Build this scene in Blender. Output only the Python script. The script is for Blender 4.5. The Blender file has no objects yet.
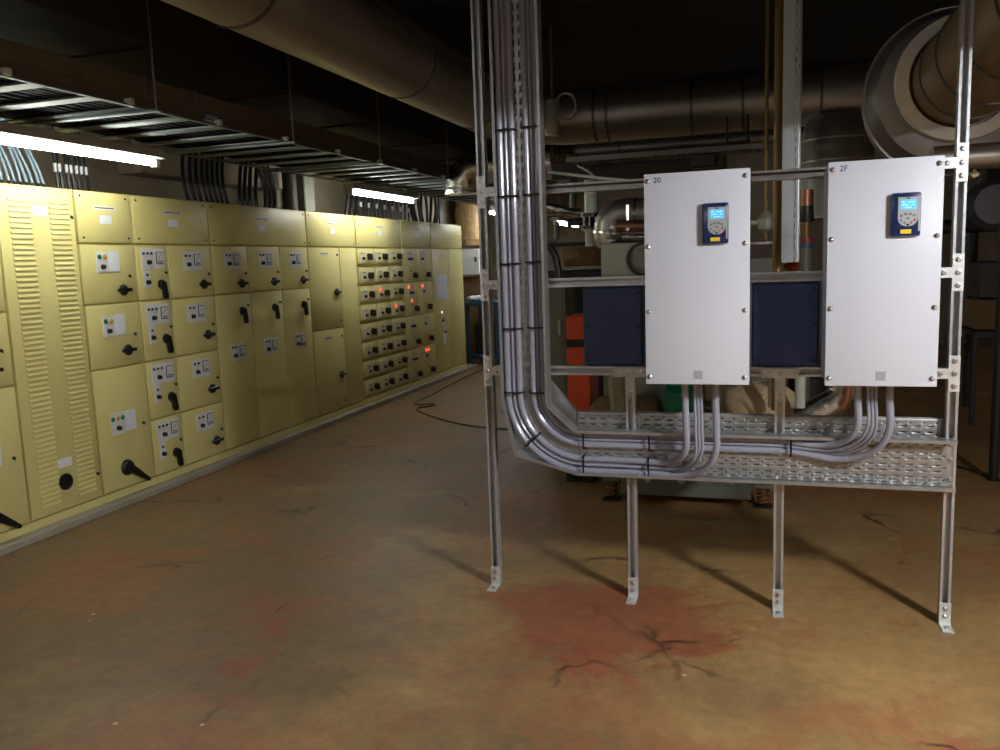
import bpy, bmesh, math, random
from mathutils import Vector, Matrix
random.seed(7)
V = Vector
scn = bpy.context.scene
col = scn.collection

# ------------------------------------------------------------------ camera
F, YAW, PIT, ROL, H = 830.14, .3093, .1343, -.0353, 1.55
fw = V((-math.sin(YAW)*math.cos(PIT), math.cos(YAW)*math.cos(PIT), -math.sin(PIT)))
r0 = V((math.cos(YAW), math.sin(YAW), 0)); u0 = r0.cross(fw)
rr = math.cos(ROL)*r0 + math.sin(ROL)*u0
uu = -math.sin(ROL)*r0 + math.cos(ROL)*u0
CAM = V((0, 0, H))
cd = bpy.data.cameras.new('camera'); cam = bpy.data.objects.new('camera', cd); col.objects.link(cam)
m = Matrix((rr, uu, -fw)).transposed().to_4x4(); m.translation = CAM
cam.matrix_world = m
cd.sensor_width = 36; cd.lens = F*36/1000; cd.clip_start = .05; cd.clip_end = 100
scn.camera = cam

def at(px, py, val, ax=1):
    """where the sight line of a photo pixel meets the plane axis=val"""
    d = fw*F + rr*(px-500) - uu*(py-375)
    return CAM + d*((val-CAM[ax])/d[ax])

# ------------------------------------------------------------------ materials
def srgb(r, g, b):
    f = lambda c: (c/255/12.92) if c/255 <= .04045 else ((c/255+.055)/1.055)**2.4
    return (f(r), f(g), f(b), 1)

def mat(name, c, rough=.5, metal=0, var=.12, scale=6, rvar=.1, bump=0, bscale=60, emit=None, spec=None, dirt=None, dscale=2.5, damt=.5):
    mt = bpy.data.materials.new(name); mt.use_nodes = True
    nt = mt.node_tree; n = nt.nodes; L = nt.links
    b = n['Principled BSDF']
    b.inputs['Metallic'].default_value = metal
    if spec is not None: b.inputs['Specular IOR Level'].default_value = spec
    tc = n.new('ShaderNodeTexCoord')
    nz = n.new('ShaderNodeTexNoise'); nz.inputs['Scale'].default_value = scale; nz.inputs['Detail'].default_value = 5
    L.new(tc.outputs['Object'], nz.inputs['Vector'])
    mx = n.new('ShaderNodeMix'); mx.data_type = 'RGBA'
    lo = tuple(x*(1-var) for x in c[:3])+(1,); hi = tuple(min(1, x*(1+var)) for x in c[:3])+(1,)
    mx.inputs[6].default_value = lo; mx.inputs[7].default_value = hi
    L.new(nz.outputs['Fac'], mx.inputs[0])
    out = mx.outputs[2]
    if dirt:
        n2 = n.new('ShaderNodeTexNoise'); n2.inputs['Scale'].default_value = dscale; n2.inputs['Detail'].default_value = 8; n2.inputs['Roughness'].default_value = .65
        L.new(tc.outputs['Object'], n2.inputs['Vector'])
        rp = n.new('ShaderNodeValToRGB'); rp.color_ramp.elements[0].position = .5; rp.color_ramp.elements[1].position = .75
        rp.color_ramp.elements[1].color = (damt, damt, damt, 1)
        L.new(n2.outputs['Fac'], rp.inputs['Fac'])
        m2 = n.new('ShaderNodeMix'); m2.data_type = 'RGBA'; m2.inputs[7].default_value = dirt
        L.new(rp.outputs['Color'], m2.inputs[0]); L.new(out, m2.inputs[6]); out = m2.outputs[2]
    L.new(out, b.inputs['Base Color'])
    mr = n.new('ShaderNodeMapRange'); mr.inputs['To Min'].default_value = max(.03, rough-rvar); mr.inputs['To Max'].default_value = min(1, rough+rvar)
    L.new(nz.outputs['Fac'], mr.inputs['Value']); L.new(mr.outputs['Result'], b.inputs['Roughness'])
    if bump:
        n3 = n.new('ShaderNodeTexNoise'); n3.inputs['Scale'].default_value = bscale; n3.inputs['Detail'].default_value = 6
        L.new(tc.outputs['Object'], n3.inputs['Vector'])
        bp = n.new('ShaderNodeBump'); bp.inputs['Strength'].default_value = bump; bp.inputs['Distance'].default_value = .02
        L.new(n3.outputs['Fac'], bp.inputs['Height']); L.new(bp.outputs['Normal'], b.inputs['Normal'])
    if emit:
        b.inputs['Emission Color'].default_value = emit[0]; b.inputs['Emission Strength'].default_value = emit[1]
    return mt

M = {}
M['yellow'] = mat('yellow_paint', srgb(218, 208, 138), .42, var=.05, scale=2.2, rvar=.06, dirt=srgb(196, 180, 106), dscale=1.6, damt=.35)
M['yellow_in'] = mat('yellow_frame_paint', srgb(206, 190, 112), .5, var=.08)
M['white_plate'] = mat('white_plastic_plate', srgb(222, 224, 222), .4, var=.04)
M['label'] = mat('white_label', srgb(228, 230, 236), .5, var=.03)
M['black'] = mat('black_plastic', srgb(22, 22, 24), .35, var=.2)
M['dark_line'] = mat('dark_print', srgb(60, 60, 60), .6)
M['green_lens'] = mat('green_lens', srgb(20, 110, 70), .25)
M['amber_lens'] = mat('amber_lens', srgb(205, 160, 50), .25)
M['red_lens'] = mat('lit_red_lens', srgb(240, 60, 40), .3, emit=(srgb(255, 60, 30), 1.6))
M['dark_lens'] = mat('dark_lens', srgb(40, 34, 34), .3)
M['pale_lens'] = mat('lit_pale_lens', srgb(240, 230, 190), .3, emit=(srgb(255, 240, 200), .6))
M['galv'] = mat('galvanised_steel', (.56, .59, .61, 1), .34, .7, var=.22, scale=38, rvar=.12)
M['galv_plate'] = mat('bright_zinc_plate', (.72, .73, .72, 1), .42, .55, var=.12, scale=30, rvar=.1)
M['tray'] = mat('perforated_tray_zinc', (.38, .385, .38, 1), .40, .7, var=.16, scale=24, rvar=.12)
M['bolt'] = mat('zinc_bolt', (.62, .62, .62, 1), .3, 1, var=.1)
M['drive'] = mat('light_grey_powder_coat', srgb(206, 210, 220), .45, var=.02, scale=3, bump=.03, bscale=400)
M['drive_side'] = mat('grey_powder_coat', srgb(168, 172, 180), .5, var=.04)
M['navy'] = mat('navy_paint', srgb(40, 60, 104), .4, var=.08)
M['navy_gloss'] = mat('navy_plastic', srgb(22, 38, 82), .25, var=.05)
M['silver'] = mat('silver_plastic', srgb(176, 180, 186), .35, .3, var=.05)
M['lcd'] = mat('cyan_display', srgb(90, 190, 235), .3, emit=(srgb(90, 195, 245), .22))
M['lcd_text'] = mat('display_digits', srgb(190, 235, 250), .3, emit=(srgb(190, 235, 255), .3))
M['logo_yellow'] = mat('yellow_badge', srgb(238, 205, 40), .4)
M['btn'] = mat('keypad_button', srgb(120, 124, 130), .4)
M['btn_red'] = mat('keypad_button_red', srgb(200, 90, 70), .4)
M['btn_green'] = mat('keypad_button_green', srgb(120, 160, 90), .4)
M['cable'] = mat('grey_cable_sheath', srgb(150, 152, 166), .2, var=.05, scale=15, rvar=.05)
M['cable_dark'] = mat('black_cable_sheath', srgb(34, 35, 38), .32, var=.12)
M['cable_blue'] = mat('pale_blue_cable_sheath', srgb(150, 178, 198), .35, var=.1)
M['cable_plum'] = mat('plum_cable_sheath', srgb(70, 48, 58), .4, var=.15)
M['tie'] = mat('cable_tie_nylon', srgb(14, 14, 15), .4)
M['tube'] = mat('fluorescent_tube', (1, 1, 1, 1), .4, emit=((.98, 1, .93, 1), 28))
M['tube_far'] = mat('fluorescent_tube_far', (1, 1, 1, 1), .4, emit=((.95, .98, 1, 1), 26))
M['tube_work'] = mat('fluorescent_tube_near', (1, 1, 1, 1), .4, emit=((.97, .97, 1, 1), 500))
M['tube_fill'] = mat('fluorescent_tube_fill', (1, 1, 1, 1), .4, emit=((.96, .97, 1, 1), 28))  # tubes of the added fill lamp
M['batten'] = mat('white_enamel_batten', srgb(205, 203, 198), .4, var=.03)
M['ladder'] = mat('ladder_zinc', (.16, .185, .19, 1), .55, .5, var=.2, scale=20)
M['cable_matte'] = mat('dusty_black_sheath', srgb(26, 25, 30), .8, var=.15, spec=.15)
M['trunk_dark'] = mat('dark_trunking_paint', srgb(40, 39, 48), .5, var=.15)
M['trunk_grey'] = mat('grey_sheet_trunking', srgb(104, 94, 80), .5, .3, var=.12, scale=4, dirt=srgb(70, 62, 52))
M['duct_dark'] = mat('dark_duct_sheet', srgb(62, 56, 50), .55, .3, var=.15)
M['clad'] = mat('aluminium_cladding', (.47, .45, .41, 1), .42, .9, var=.12, scale=5, rvar=.1)
M['clad_dark'] = mat('tarnished_cladding', (.30, .28, .25, 1), .45, .8, var=.18, scale=5, rvar=.1)
M['clad_brown'] = mat('brown_cladding', srgb(150, 126, 92), .5, .5, var=.15, scale=4)
M['foil'] = mat('silver_foil', (.78, .77, .72, 1), .25, 1, var=.08, bump=.35, bscale=14)
M['foil_gold'] = mat('crinkled_foil', srgb(176, 146, 100), .5, .3, var=.45, scale=16, bump=1, bscale=9)
M['seam'] = mat('dark_seam_metal', (.16, .15, .14, 1), .5, .8)  # plain dark metal of the seam bands
M['ring'] = mat('white_painted_flange', srgb(246, 240, 226), .4, var=.08, scale=18)
M['white_pipe'] = mat('white_pipe_paint', srgb(190, 196, 186), .35, var=.06)
M['brass'] = mat('ochre_pipe_paint', srgb(128, 98, 50), .4, .3, var=.2)
M['copper'] = mat('copper_pipe', srgb(158, 112, 90), .35, .8, var=.15)
M['orange'] = mat('orange_paint', srgb(206, 74, 26), .45, var=.08)
M['green'] = mat('green_paint', srgb(10, 118, 84), .4, var=.1)
M['blue'] = mat('blue_paint', srgb(40, 82, 118), .45, var=.1)
M['tan'] = mat('tan_canvas', srgb(120, 98, 70), .8, var=.2, scale=9, bump=.5, bscale=18)
M['beige'] = mat('beige_canvas', srgb(186, 166, 132), .8, var=.2, scale=9, bump=.6, bscale=14)
M['dark_steel'] = mat('dark_steel', srgb(46, 46, 46), .45, .5, var=.2)
M['machine_grey'] = mat('grey_green_machine_paint', srgb(112, 116, 102), .5, .2, var=.1)
M['machine_light'] = mat('light_machine_panel', srgb(150, 150, 134), .45, .2, var=.08)
M['spring'] = mat('rusty_spring', srgb(120, 84, 50), .5, .6, var=.25)
M['cardboard'] = mat('brown_carton', srgb(120, 92, 62), .8, var=.15)
M['red'] = mat('red_paint', srgb(140, 44, 54), .4)
M['tag_blue'] = mat('blue_white_sticker', srgb(60, 66, 120), .5)
M['copper_wire'] = mat('rust_red_cable', srgb(130, 72, 44), .5)
M['cream'] = mat('cream_plate', srgb(214, 206, 174), .45, var=.05)
M['dull_zinc'] = mat('dull_dark_zinc', (.22, .20, .18, 1), .42, .7, var=.2, scale=20)  # darker, duller tone than the galvanised steel
M['pale_steel'] = mat('pale_blue_grey_steel', srgb(188, 200, 202), .4, .2, var=.05)
M['wall'] = mat('rough_concrete_wall', srgb(160, 146, 126), .9, var=.25, scale=3, bump=.7, bscale=12, dirt=srgb(74, 60, 48), dscale=1.5, damt=.8)
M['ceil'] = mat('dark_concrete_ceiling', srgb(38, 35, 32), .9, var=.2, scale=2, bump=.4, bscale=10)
M['kerb'] = mat('grey_concrete_kerb', srgb(150, 144, 128), .8, var=.18, scale=8, bump=.3, bscale=40, dirt=srgb(104, 94, 78))

def floor_mat():
    mt = bpy.data.materials.new('worn_painted_concrete'); mt.use_nodes = True
    nt = mt.node_tree; n = nt.nodes; L = nt.links; b = n['Principled BSDF']
    tc = n.new('ShaderNodeTexCoord')
    def noise(s, d=6, r=.6, off=(0, 0, 0), dist=0):
        mp = n.new('ShaderNodeMapping'); mp.inputs['Location'].default_value = off
        L.new(tc.outputs['Object'], mp.inputs['Vector'])
        z = n.new('ShaderNodeTexNoise'); z.inputs['Scale'].default_value = s; z.inputs['Detail'].default_value = d
        z.inputs['Roughness'].default_value = r; z.inputs['Distortion'].default_value = dist
        L.new(mp.outputs['Vector'], z.inputs['Vector']); return z.outputs['Fac']
    def ramp(f, a, b_, ca=(0, 0, 0, 1), cb=(1, 1, 1, 1)):
        r = n.new('ShaderNodeValToRGB'); r.color_ramp.elements[0].position = a; r.color_ramp.elements[1].position = b_
        r.color_ramp.elements[0].color = ca; r.color_ramp.elements[1].color = cb
        L.new(f, r.inputs['Fac']); return r.outputs['Color']
    def mix(f, a, c):
        x = n.new('ShaderNodeMix'); x.data_type = 'RGBA'
        L.new(f, x.inputs[0])
        if isinstance(a, tuple): x.inputs[6].default_value = a
        else: L.new(a, x.inputs[6])
        if isinstance(c, tuple): x.inputs[7].default_value = c
        else: L.new(c, x.inputs[7])
        return x.outputs[2]
    base = ramp(noise(.9, 8, .62), .3, .72, srgb(152, 120, 76), srgb(188, 152, 98))
    c = mix(ramp(noise(.55, 6, .6, (7, 3, 0), .6), .48, .66), base, srgb(162, 132, 88))
    # worn red paint
    def mul(a, b2):
        x = n.new('ShaderNodeMath'); x.operation = 'MULTIPLY'; L.new(a, x.inputs[0]); L.new(b2, x.inputs[1]); return x.outputs[0]
    red = ramp(noise(1.15, 10, .72, (2.2, 5.1, 0), .8), .49, .58, (0, 0, 0, 1), (.5, .5, .5, 1))
    # a patch of red near the frame's feet, in floor coordinates
    sp = n.new('ShaderNodeSeparateXYZ'); L.new(tc.outputs['Object'], sp.inputs[0])
    gx = n.new('ShaderNodeVectorMath'); gx.operation = 'DISTANCE'; L.new(tc.outputs['Object'], gx.inputs[0]); gx.inputs[1].default_value = (-.66, 3.36, 0)
    gm = n.new('ShaderNodeMapRange'); gm.inputs['From Min'].default_value = .25; gm.inputs['From Max'].default_value = .7; gm.inputs['To Min'].default_value = .24; gm.inputs['To Max'].default_value = 0
    L.new(gx.outputs['Value'], gm.inputs['Value'])
    ad = n.new('ShaderNodeMath'); ad.operation = 'ADD'; L.new(noise(1.7, 9, .7, (9, 1, 0), 1.0), ad.inputs[0]); L.new(gm.outputs['Result'], ad.inputs[1])
    red2 = ramp(ad.outputs[0], .58, .66, (0, 0, 0, 1), (.62, .62, .62, 1))
    left_tone = n.new('ShaderNodeMapRange'); left_tone.inputs['From Min'].default_value = -.2; left_tone.inputs['From Max'].default_value = -2.2; left_tone.inputs['To Min'].default_value = 0; left_tone.inputs['To Max'].default_value = .28
    L.new(sp.outputs['X'], left_tone.inputs['Value'])
    la = n.new('ShaderNodeMath'); la.operation = 'ADD'; L.new(noise(.8, 6, .65, (11, 2, 0)), la.inputs[0]); L.new(left_tone.outputs['Result'], la.inputs[1])
    c = mix(ramp(la.outputs[0], .5, .72, (0, 0, 0, 1), (.8, .8, .8, 1)), c, srgb(110, 90, 64))   # greyer and darker towards the left, broken up by noise
    c = mix(red, c, srgb(160, 98, 64)); c = mix(red2, c, srgb(152, 72, 52))
    grain = ramp(noise(14, 8, .75), .35, .68, (.74, .74, .72, 1), (1.1, 1.1, 1.1, 1))
    mm = n.new('ShaderNodeMix'); mm.data_type = 'RGBA'; mm.blend_type = 'MULTIPLY'; mm.inputs[0].default_value = 1
    L.new(c, mm.inputs[6]); L.new(grain, mm.inputs[7]); c = mm.outputs[2]
    # cracks
    dn = n.new('ShaderNodeTexNoise'); dn.inputs['Scale'].default_value = 3; dn.inputs['Detail'].default_value = 6; L.new(tc.outputs['Object'], dn.inputs['Vector'])
    vm = n.new('ShaderNodeVectorMath'); vm.operation = 'MULTIPLY_ADD'; L.new(dn.outputs['Color'], vm.inputs[0]); vm.inputs[1].default_value = (.5, .5, 0); L.new(tc.outputs['Object'], vm.inputs[2])
    vo = n.new('ShaderNodeTexVoronoi'); vo.feature = 'DISTANCE_TO_EDGE'; vo.inputs['Scale'].default_value = .9; L.new(vm.outputs[0], vo.inputs['Vector'])
    crk = ramp(vo.outputs['Distance'], .004, .016, (1, 1, 1, 1), (0, 0, 0, 1))
    msk = ramp(noise(1.4, 3, .5, (1, 8, 0)), .52, .62)
    cm = mul(crk, msk)
    c = mix(cm, c, srgb(80, 54, 34))
    # pale specks
    v2 = n.new('ShaderNodeTexVoronoi'); v2.inputs['Scale'].default_value = 5; L.new(tc.outputs['Object'], v2.inputs['Vector'])
    spk = ramp(v2.outputs['Distance'], .035, .06, (1, 1, 1, 1), (0, 0, 0, 1))
    c = mix(mul(spk, ramp(noise(2.0, 2, .5, (4, 4, 0)), .54, .58)), c, srgb(205, 190, 160))
    L.new(c, b.inputs['Base Color'])
    ro = n.new('ShaderNodeMapRange'); ro.inputs['To Min'].default_value = .36; ro.inputs['To Max'].default_value = .62; L.new(noise(1.6, 6, .6, (3, 3, 3)), ro.inputs['Value']); L.new(ro.outputs['Result'], b.inputs['Roughness'])
    bp = n.new('ShaderNodeBump'); bp.inputs['Strength'].default_value = .15; bp.inputs['Distance'].default_value = .01
    L.new(noise(9, 8, .7), bp.inputs['Height']); L.new(bp.outputs['Normal'], b.inputs['Normal'])
    return mt
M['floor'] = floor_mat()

# ------------------------------------------------------------------ builders
W = {}
class MB:
    def __init__(s): s.bm = bmesh.new(); s.mi = 0
    def _fin(s, geom_faces):
        for f in geom_faces: f.material_index = s.mi
    def box(s, x0, x1, y0, y1, z0, z1, bev=0, seg=1):
        vs = [s.bm.verts.new((x, y, z)) for x in (min(x0, x1), max(x0, x1)) for y in (min(y0, y1), max(y0, y1)) for z in (min(z0, z1), max(z0, z1))]
        fs = [s.bm.faces.new([vs[i] for i in q]) for q in ((0, 1, 3, 2), (4, 6, 7, 5), (0, 4, 5, 1), (2, 3, 7, 6), (0, 2, 6, 4), (1, 5, 7, 3))]
        s._fin(fs)
        if bev:
            es = list({e for f in fs for e in f.edges})
            r = bmesh.ops.bevel(s.bm, geom=es, offset=bev, segments=seg, profile=.5, affect='EDGES', clamp_overlap=True)
            s._fin(r['faces'])
        return s
    def ring(s, c, ax, r, n, ph=0):
        ax = V(ax).normalized(); t = V((0, 0, 1)) if abs(ax.z) < .9 else V((1, 0, 0))
        a = ax.cross(t).normalized(); b = ax.cross(a)
        return [s.bm.verts.new(V(c)+a*(r*math.cos(2*math.pi*i/n+ph))+b*(r*math.sin(2*math.pi*i/n+ph))) for i in range(n)]
    def lathe(s, p0, ax, prof, n=20, cap0=True, cap1=True):
        """prof: list of (distance along axis, radius)"""
        ax = V(ax).normalized(); rs = [s.ring(V(p0)+ax*d, ax, max(r, 1e-4), n) for d, r in prof]; fs = []
        for A, B in zip(rs, rs[1:]):
            for i in range(n): fs.append(s.bm.faces.new((A[i], B[i], B[(i+1) % n], A[(i+1) % n])))
        if cap0: fs.append(s.bm.faces.new(rs[0]))
        if cap1: fs.append(s.bm.faces.new(rs[-1][::-1]))
        s._fin(fs); return s
    def cyl(s, p0, p1, r, n=16, r2=None):
        d = V(p1)-V(p0); return s.lathe(p0, d, [(0, r), (d.length, r if r2 is None else r2)], n)
    def tube(s, pts, r, n=8, closed=False):
        pts = [V(p) for p in pts]; N = len(pts); rs = []; fs = []
        tan = []
        for i in range(N):
            if closed: t = pts[(i+1) % N]-pts[i-1]
            else: t = pts[min(i+1, N-1)]-pts[max(i-1, 0)]
            tan.append(t.normalized())
        ref = V((0, 0, 1)) if abs(tan[0].z) < .9 else V((0, 1, 0))
        a = tan[0].cross(ref).normalized()
        for i in range(N):
            a = (a-tan[i]*a.dot(tan[i])).normalized(); b = tan[i].cross(a)
            rad = r[i] if isinstance(r, (list, tuple)) else r
            rs.append([s.bm.verts.new(pts[i]+a*(rad*math.cos(2*math.pi*k/n))+b*(rad*math.sin(2*math.pi*k/n))) for k in range(n)])
        pairs = list(zip(rs, rs[1:]))+([(rs[-1], rs[0])] if closed else [])
        for A, B in pairs:
            for k in range(n): fs.append(s.bm.faces.new((A[k], A[(k+1) % n], B[(k+1) % n], B[k])))
        if not closed: fs.append(s.bm.faces.new(rs[0][::-1])); fs.append(s.bm.faces.new(rs[-1]))
        s._fin(fs); return s
    def prism(s, poly, o, u, v, w):
        """polygon in (u,v) at o, extruded by vector w"""
        o, u, v, w = V(o), V(u), V(v), V(w)
        A = [s.bm.verts.new(o+u*p[0]+v*p[1]) for p in poly]; B = [s.bm.verts.new(x.co+w) for x in A]; n = len(poly)
        fs = [s.bm.faces.new(A[::-1]), s.bm.faces.new(B)]
        for i in range(n): fs.append(s.bm.faces.new((A[i], A[(i+1) % n], B[(i+1) % n], B[i])))
        s._fin(fs); return s
    def perf(s, o, u, v, wu, wv, pitch=.05, row=.025, frame=.012):
        """sheet with rows of real slots, in the plane (u,v)"""
        o, u, v = V(o), V(u), V(v)
        us = [0]; kind = ['e']; x = frame
        us.append(x)
        while x+pitch < wu-frame+1e-6:
            for d, k in ((.026, 'h'), (.008, 'g'), (.006, 'v'), (.010, 'g')): x += d*pitch/.05; us.append(x); kind.append(k)
        us.append(wu); kind.append('e')
        vs = [0]; vk = ['e']; y = frame; vs.append(y); r = 0
        while y+row < wv-frame+1e-6:
            for d, k in ((.0045, 'a'), (.008, 'g'), (.006, 'b'), (.0065, 'g')): y += d*row/.025; vs.append(y); vk.append(k+str(r % 2))
            r += 1
        vs.append(wv); vk.append('e')
        grid = {}
        def vert(i, j):
            if (i, j) not in grid: grid[(i, j)] = s.bm.verts.new(o+u*us[i]+v*vs[j])
            return grid[(i, j)]
        fs = []
        for i in range(len(us)-1):
            for j in range(len(vs)-1):
                if (kind[i] == 'h' and vk[j][0] == 'a') or (kind[i] == 'v' and vk[j] in ('b0',)): continue
                fs.append(s.bm.faces.new((vert(i, j), vert(i+1, j), vert(i+1, j+1), vert(i, j+1))))
        s._fin(fs); return s
    def build(s, name, mats, parent=None, loc=None, ang=.55):
        if not isinstance(mats, (list, tuple)): mats = [mats]
        o = V(loc) if loc is not None else (W[parent.name] if parent else V((0, 0, 0)))
        bmesh.ops.recalc_face_normals(s.bm, faces=s.bm.faces[:])
        for v in s.bm.verts: v.co -= o
        for f in s.bm.faces: f.smooth = True
        for e in s.bm.edges:
            if len(e.link_faces) == 2 and e.calc_face_angle(0) > ang: e.smooth = False
        me = bpy.data.meshes.new(name); s.bm.to_mesh(me); s.bm.free()
        for x in mats: me.materials.append(M[x])
        ob = bpy.data.objects.new(name, me); col.objects.link(ob)
        if parent: ob.parent = parent; ob.location = o-W[parent.name]
        else: ob.location = o
        W[ob.name] = o.copy(); return ob

def tag(o, label, cat, group=None):
    o['label'] = label; o['category'] = cat
    if group: o['group'] = group
    return o
def thing(name, label, cat, loc=(0, 0, 0), group=None):
    o = bpy.data.objects.new(name, None); col.objects.link(o); o.location = loc; o.empty_display_size = .05
    W[o.name] = V(loc); return tag(o, label, cat, group)
def struct(o): o['kind'] = 'structure'; return o
def inst(name, src, parent, pos, label=None):
    """another object sharing a mesh, placed at a world position under parent"""
    o = bpy.data.objects.new(name, src); col.objects.link(o); o.parent = parent
    o.location = V(pos)-W[parent.name]; W[o.name] = V(pos)
    if label: o['label'] = label
    return o
def mesh_of(mb, name, mats):
    o = mb.build(name, mats); me = o.data; bpy.data.objects.remove(o); W.pop(name, None); return me
def bez(p0, p1, p2, p3, n=14):
    p0, p1, p2, p3 = map(V, (p0, p1, p2, p3)); out = []
    for i in range(n+1):
        t = i/n; out.append(p0*(1-t)**3+p1*3*t*(1-t)**2+p2*3*t*t*(1-t)+p3*t**3)
    return out
def arc(c, e1, e2, r, a0, a1, n=10):
    c, e1, e2 = V(c), V(e1), V(e2)
    return [c+e1*(r*math.cos(a0+(a1-a0)*i/n))+e2*(r*math.sin(a0+(a1-a0)*i/n)) for i in range(n+1)]
def smooth(pts, it=2):
    pts = [V(p) for p in pts]
    for _ in range(it):
        q = [pts[0]]
        for a, b in zip(pts, pts[1:]): q += [a*.75+b*.25, a*.25+b*.75]
        pts = q+[pts[-1]]
    return pts

# ------------------------------------------------------------------ setting
XL, XR, YB, YF, ZC = -4.95, 4.6, 15.0, -2.2, 3.45
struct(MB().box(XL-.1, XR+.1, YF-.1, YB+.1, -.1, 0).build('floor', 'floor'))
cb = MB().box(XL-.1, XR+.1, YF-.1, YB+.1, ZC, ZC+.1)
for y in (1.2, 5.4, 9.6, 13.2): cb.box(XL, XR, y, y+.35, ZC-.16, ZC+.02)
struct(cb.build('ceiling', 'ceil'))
struct(MB().box(XL-.1, XL, YF, YB, 0, ZC).build('wall_left', 'wall'))
struct(MB().box(XR, XR+.1, YF, YB, 0, ZC).build('wall_right', 'wall'))
struct(MB().box(XL, XR, YB, YB+.1, 0, ZC).build('wall_back', 'wall'))
struct(MB().box(XL, XR, YF-.1, YF, 0, ZC).build('wall_front', 'wall'))
struct(MB().box(XL, -4.10, .6, 11.75, 0, .05, .006).build('trim_1', 'kerb'))
struct(MB().box(XL, -4.72, 5.6, 7.6, 2.36, 2.56, .01).build('trim_2', 'wall'))

# ------------------------------------------------------------------ yellow switchgear
XF = -4.17
def px_(mb): return mb
# fittings, drawn around the origin with +X pointing out of the door
def fit_T():
    b = MB(); b.lathe((0, 0, 0), (1, 0, 0), [(0, .038), (.007, .038), (.009, .033), (.018, .030), (.020, .026)], 20)
    b.box(.006, .024, -.066, .066, -.012, .012, .004); return mesh_of(b, 'handle', ['black'])
def fit_L():
    b = MB(); b.lathe((0, 0, 0), (1, 0, 0), [(0, .036), (.010, .036), (.012, .031), (.022, .030), (.025, .024)], 20)
    b.prism([(-.016, .02), (.02, .02), (.034, -.085), (.026, -.105), (.004, -.105), (-.006, -.085)], (.012, 0, 0), (0, 1, 0), (0, 0, 1), (.022, 0, 0))
    return mesh_of(b, 'handle', ['black'])
def fit_big():
    b = MB(); b.lathe((0, 0, 0), (1, 0, 0), [(0, .056), (.012, .056), (.016, .05), (.028, .044), (.032, .035)], 24)
    d = V((0, .80, -.60)); e = V((0, .60, .80))
    b.prism([(-.02, -.026), (.06, -.024), (.21, -.013), (.222, 0), (.21, .013), (.06, .024), (-.02, .026)], (.014, 0, 0), d, e, (.022, 0, 0))
    return mesh_of(b, 'handle', ['black'])
def fit_rot():
    b = MB(); b.lathe((0, 0, 0), (1, 0, 0), [(0, .036), (.012, .036), (.016, .030), (.024, .029)], 18)
    b.prism([(-.014, .03), (.014, .03), (.017, -.038), (-.017, -.038)], (.02, 0, 0), (0, 1, 0), (0, 0, 1), (.03, 0, 0))
    return mesh_of(b, 'handle', ['black'])
def fit_knob():
    b = MB(); b.lathe((0, 0, 0), (1, 0, 0), [(0, .017), (.006, .017), (.008, .013), (.022, .012), (.024, .009)], 16)
    b.box(.014, .027, -.003, .003, -.014, .014); return mesh_of(b, 'knob', ['black'])
def fit_lens(m_, r):
    b = MB(); b.lathe((0, 0, 0), (1, 0, 0), [(0, r*1.25), (.004, r*1.25), (.005, r), (.010, r*.85), (.013, r*.4)], 14); return mesh_of(b, 'indicator_lamp', [m_])
def fit_lock():
    b = MB(); b.lathe((0, 0, 0), (1, 0, 0), [(0, .010), (.004, .010), (.005, .007), (.012, .006)], 12); b.box(.01, .014, -.003, .003, -.014, .006); return mesh_of(b, 'lock', ['black'])
def fit_plate(w, h, m_='white_plate'):
    b = MB(); b.box(0, .004, -w/2, w/2, -h/2, h/2, .0012); return mesh_of(b, 'control_plate', [m_])
def fit_lined(w, h, rows=2, m_='label'):
    b = MB(); b.box(0, .003, -w/2, w/2, -h/2, h/2); b.mi = 1
    for k in range(rows):
        z = h/2-h*(k+.6)/(rows+.2); ww = w*(.42 if k % 2 == 0 else .3); b.box(.003, .0036, -ww, ww, z-.0035, z+.0035)
    return mesh_of(b, 'label_plate', [m_, 'dark_line'])
def fit_meter():
    b = MB(); b.box(0, .005, -.036, .036, -.044, .044, .001); b.mi = 1; b.box(.005, .0062, -.031, .031, -.037, .039); b.mi = 0
    b.prism([(-.02, -.012), (-.017, -.014), (.016, .022), (.013, .024)], (.0062, 0, .004), (0, 1, 0), (0, 0, 1), (.0006, 0, 0)); b.box(.0062, .0068, -.022, .022, -.030, -.022)
    return mesh_of(b, 'meter', ['black', 'white_plate'])
def fit_screw():
    b = MB(); b.lathe((0, 0, 0), (1, 0, 0), [(0, .008), (.003, .008), (.005, .004)], 10); return mesh_of(b, 'screw', ['dark_lens'])
FT = dict(T=fit_T(), L=fit_L(), big=fit_big(), rot=fit_rot(), knob=fit_knob(), green=fit_lens('green_lens', .013), amber=fit_lens('amber_lens', .013),
          dark=fit_lens('dark_lens', .008), red=fit_lens('red_lens', .013), pale=fit_lens('pale_lens', .014), lock=fit_lock(), screw=fit_screw(), meter=fit_meter(),
          pl10=fit_plate(.104, .14), pl12=fit_plate(.125, .15), pl06=fit_plate(.066, .125), blank=fit_plate(.10, .14, 'label'),
          lab=fit_lined(.11, .055, 0), strip=fit_lined(.20, .022, 1), strip2=fit_lined(.16, .05, 2, 'yellow'), small=fit_lined(.14, .024, 1), mod=fit_plate(.15, .125, 'cream'), modp=fit_lined(.10, .012, 1), i_pl=fit_plate(.19, .20, 'cream'), sheet=fit_plate(.40, .33, 'label'))

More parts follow.
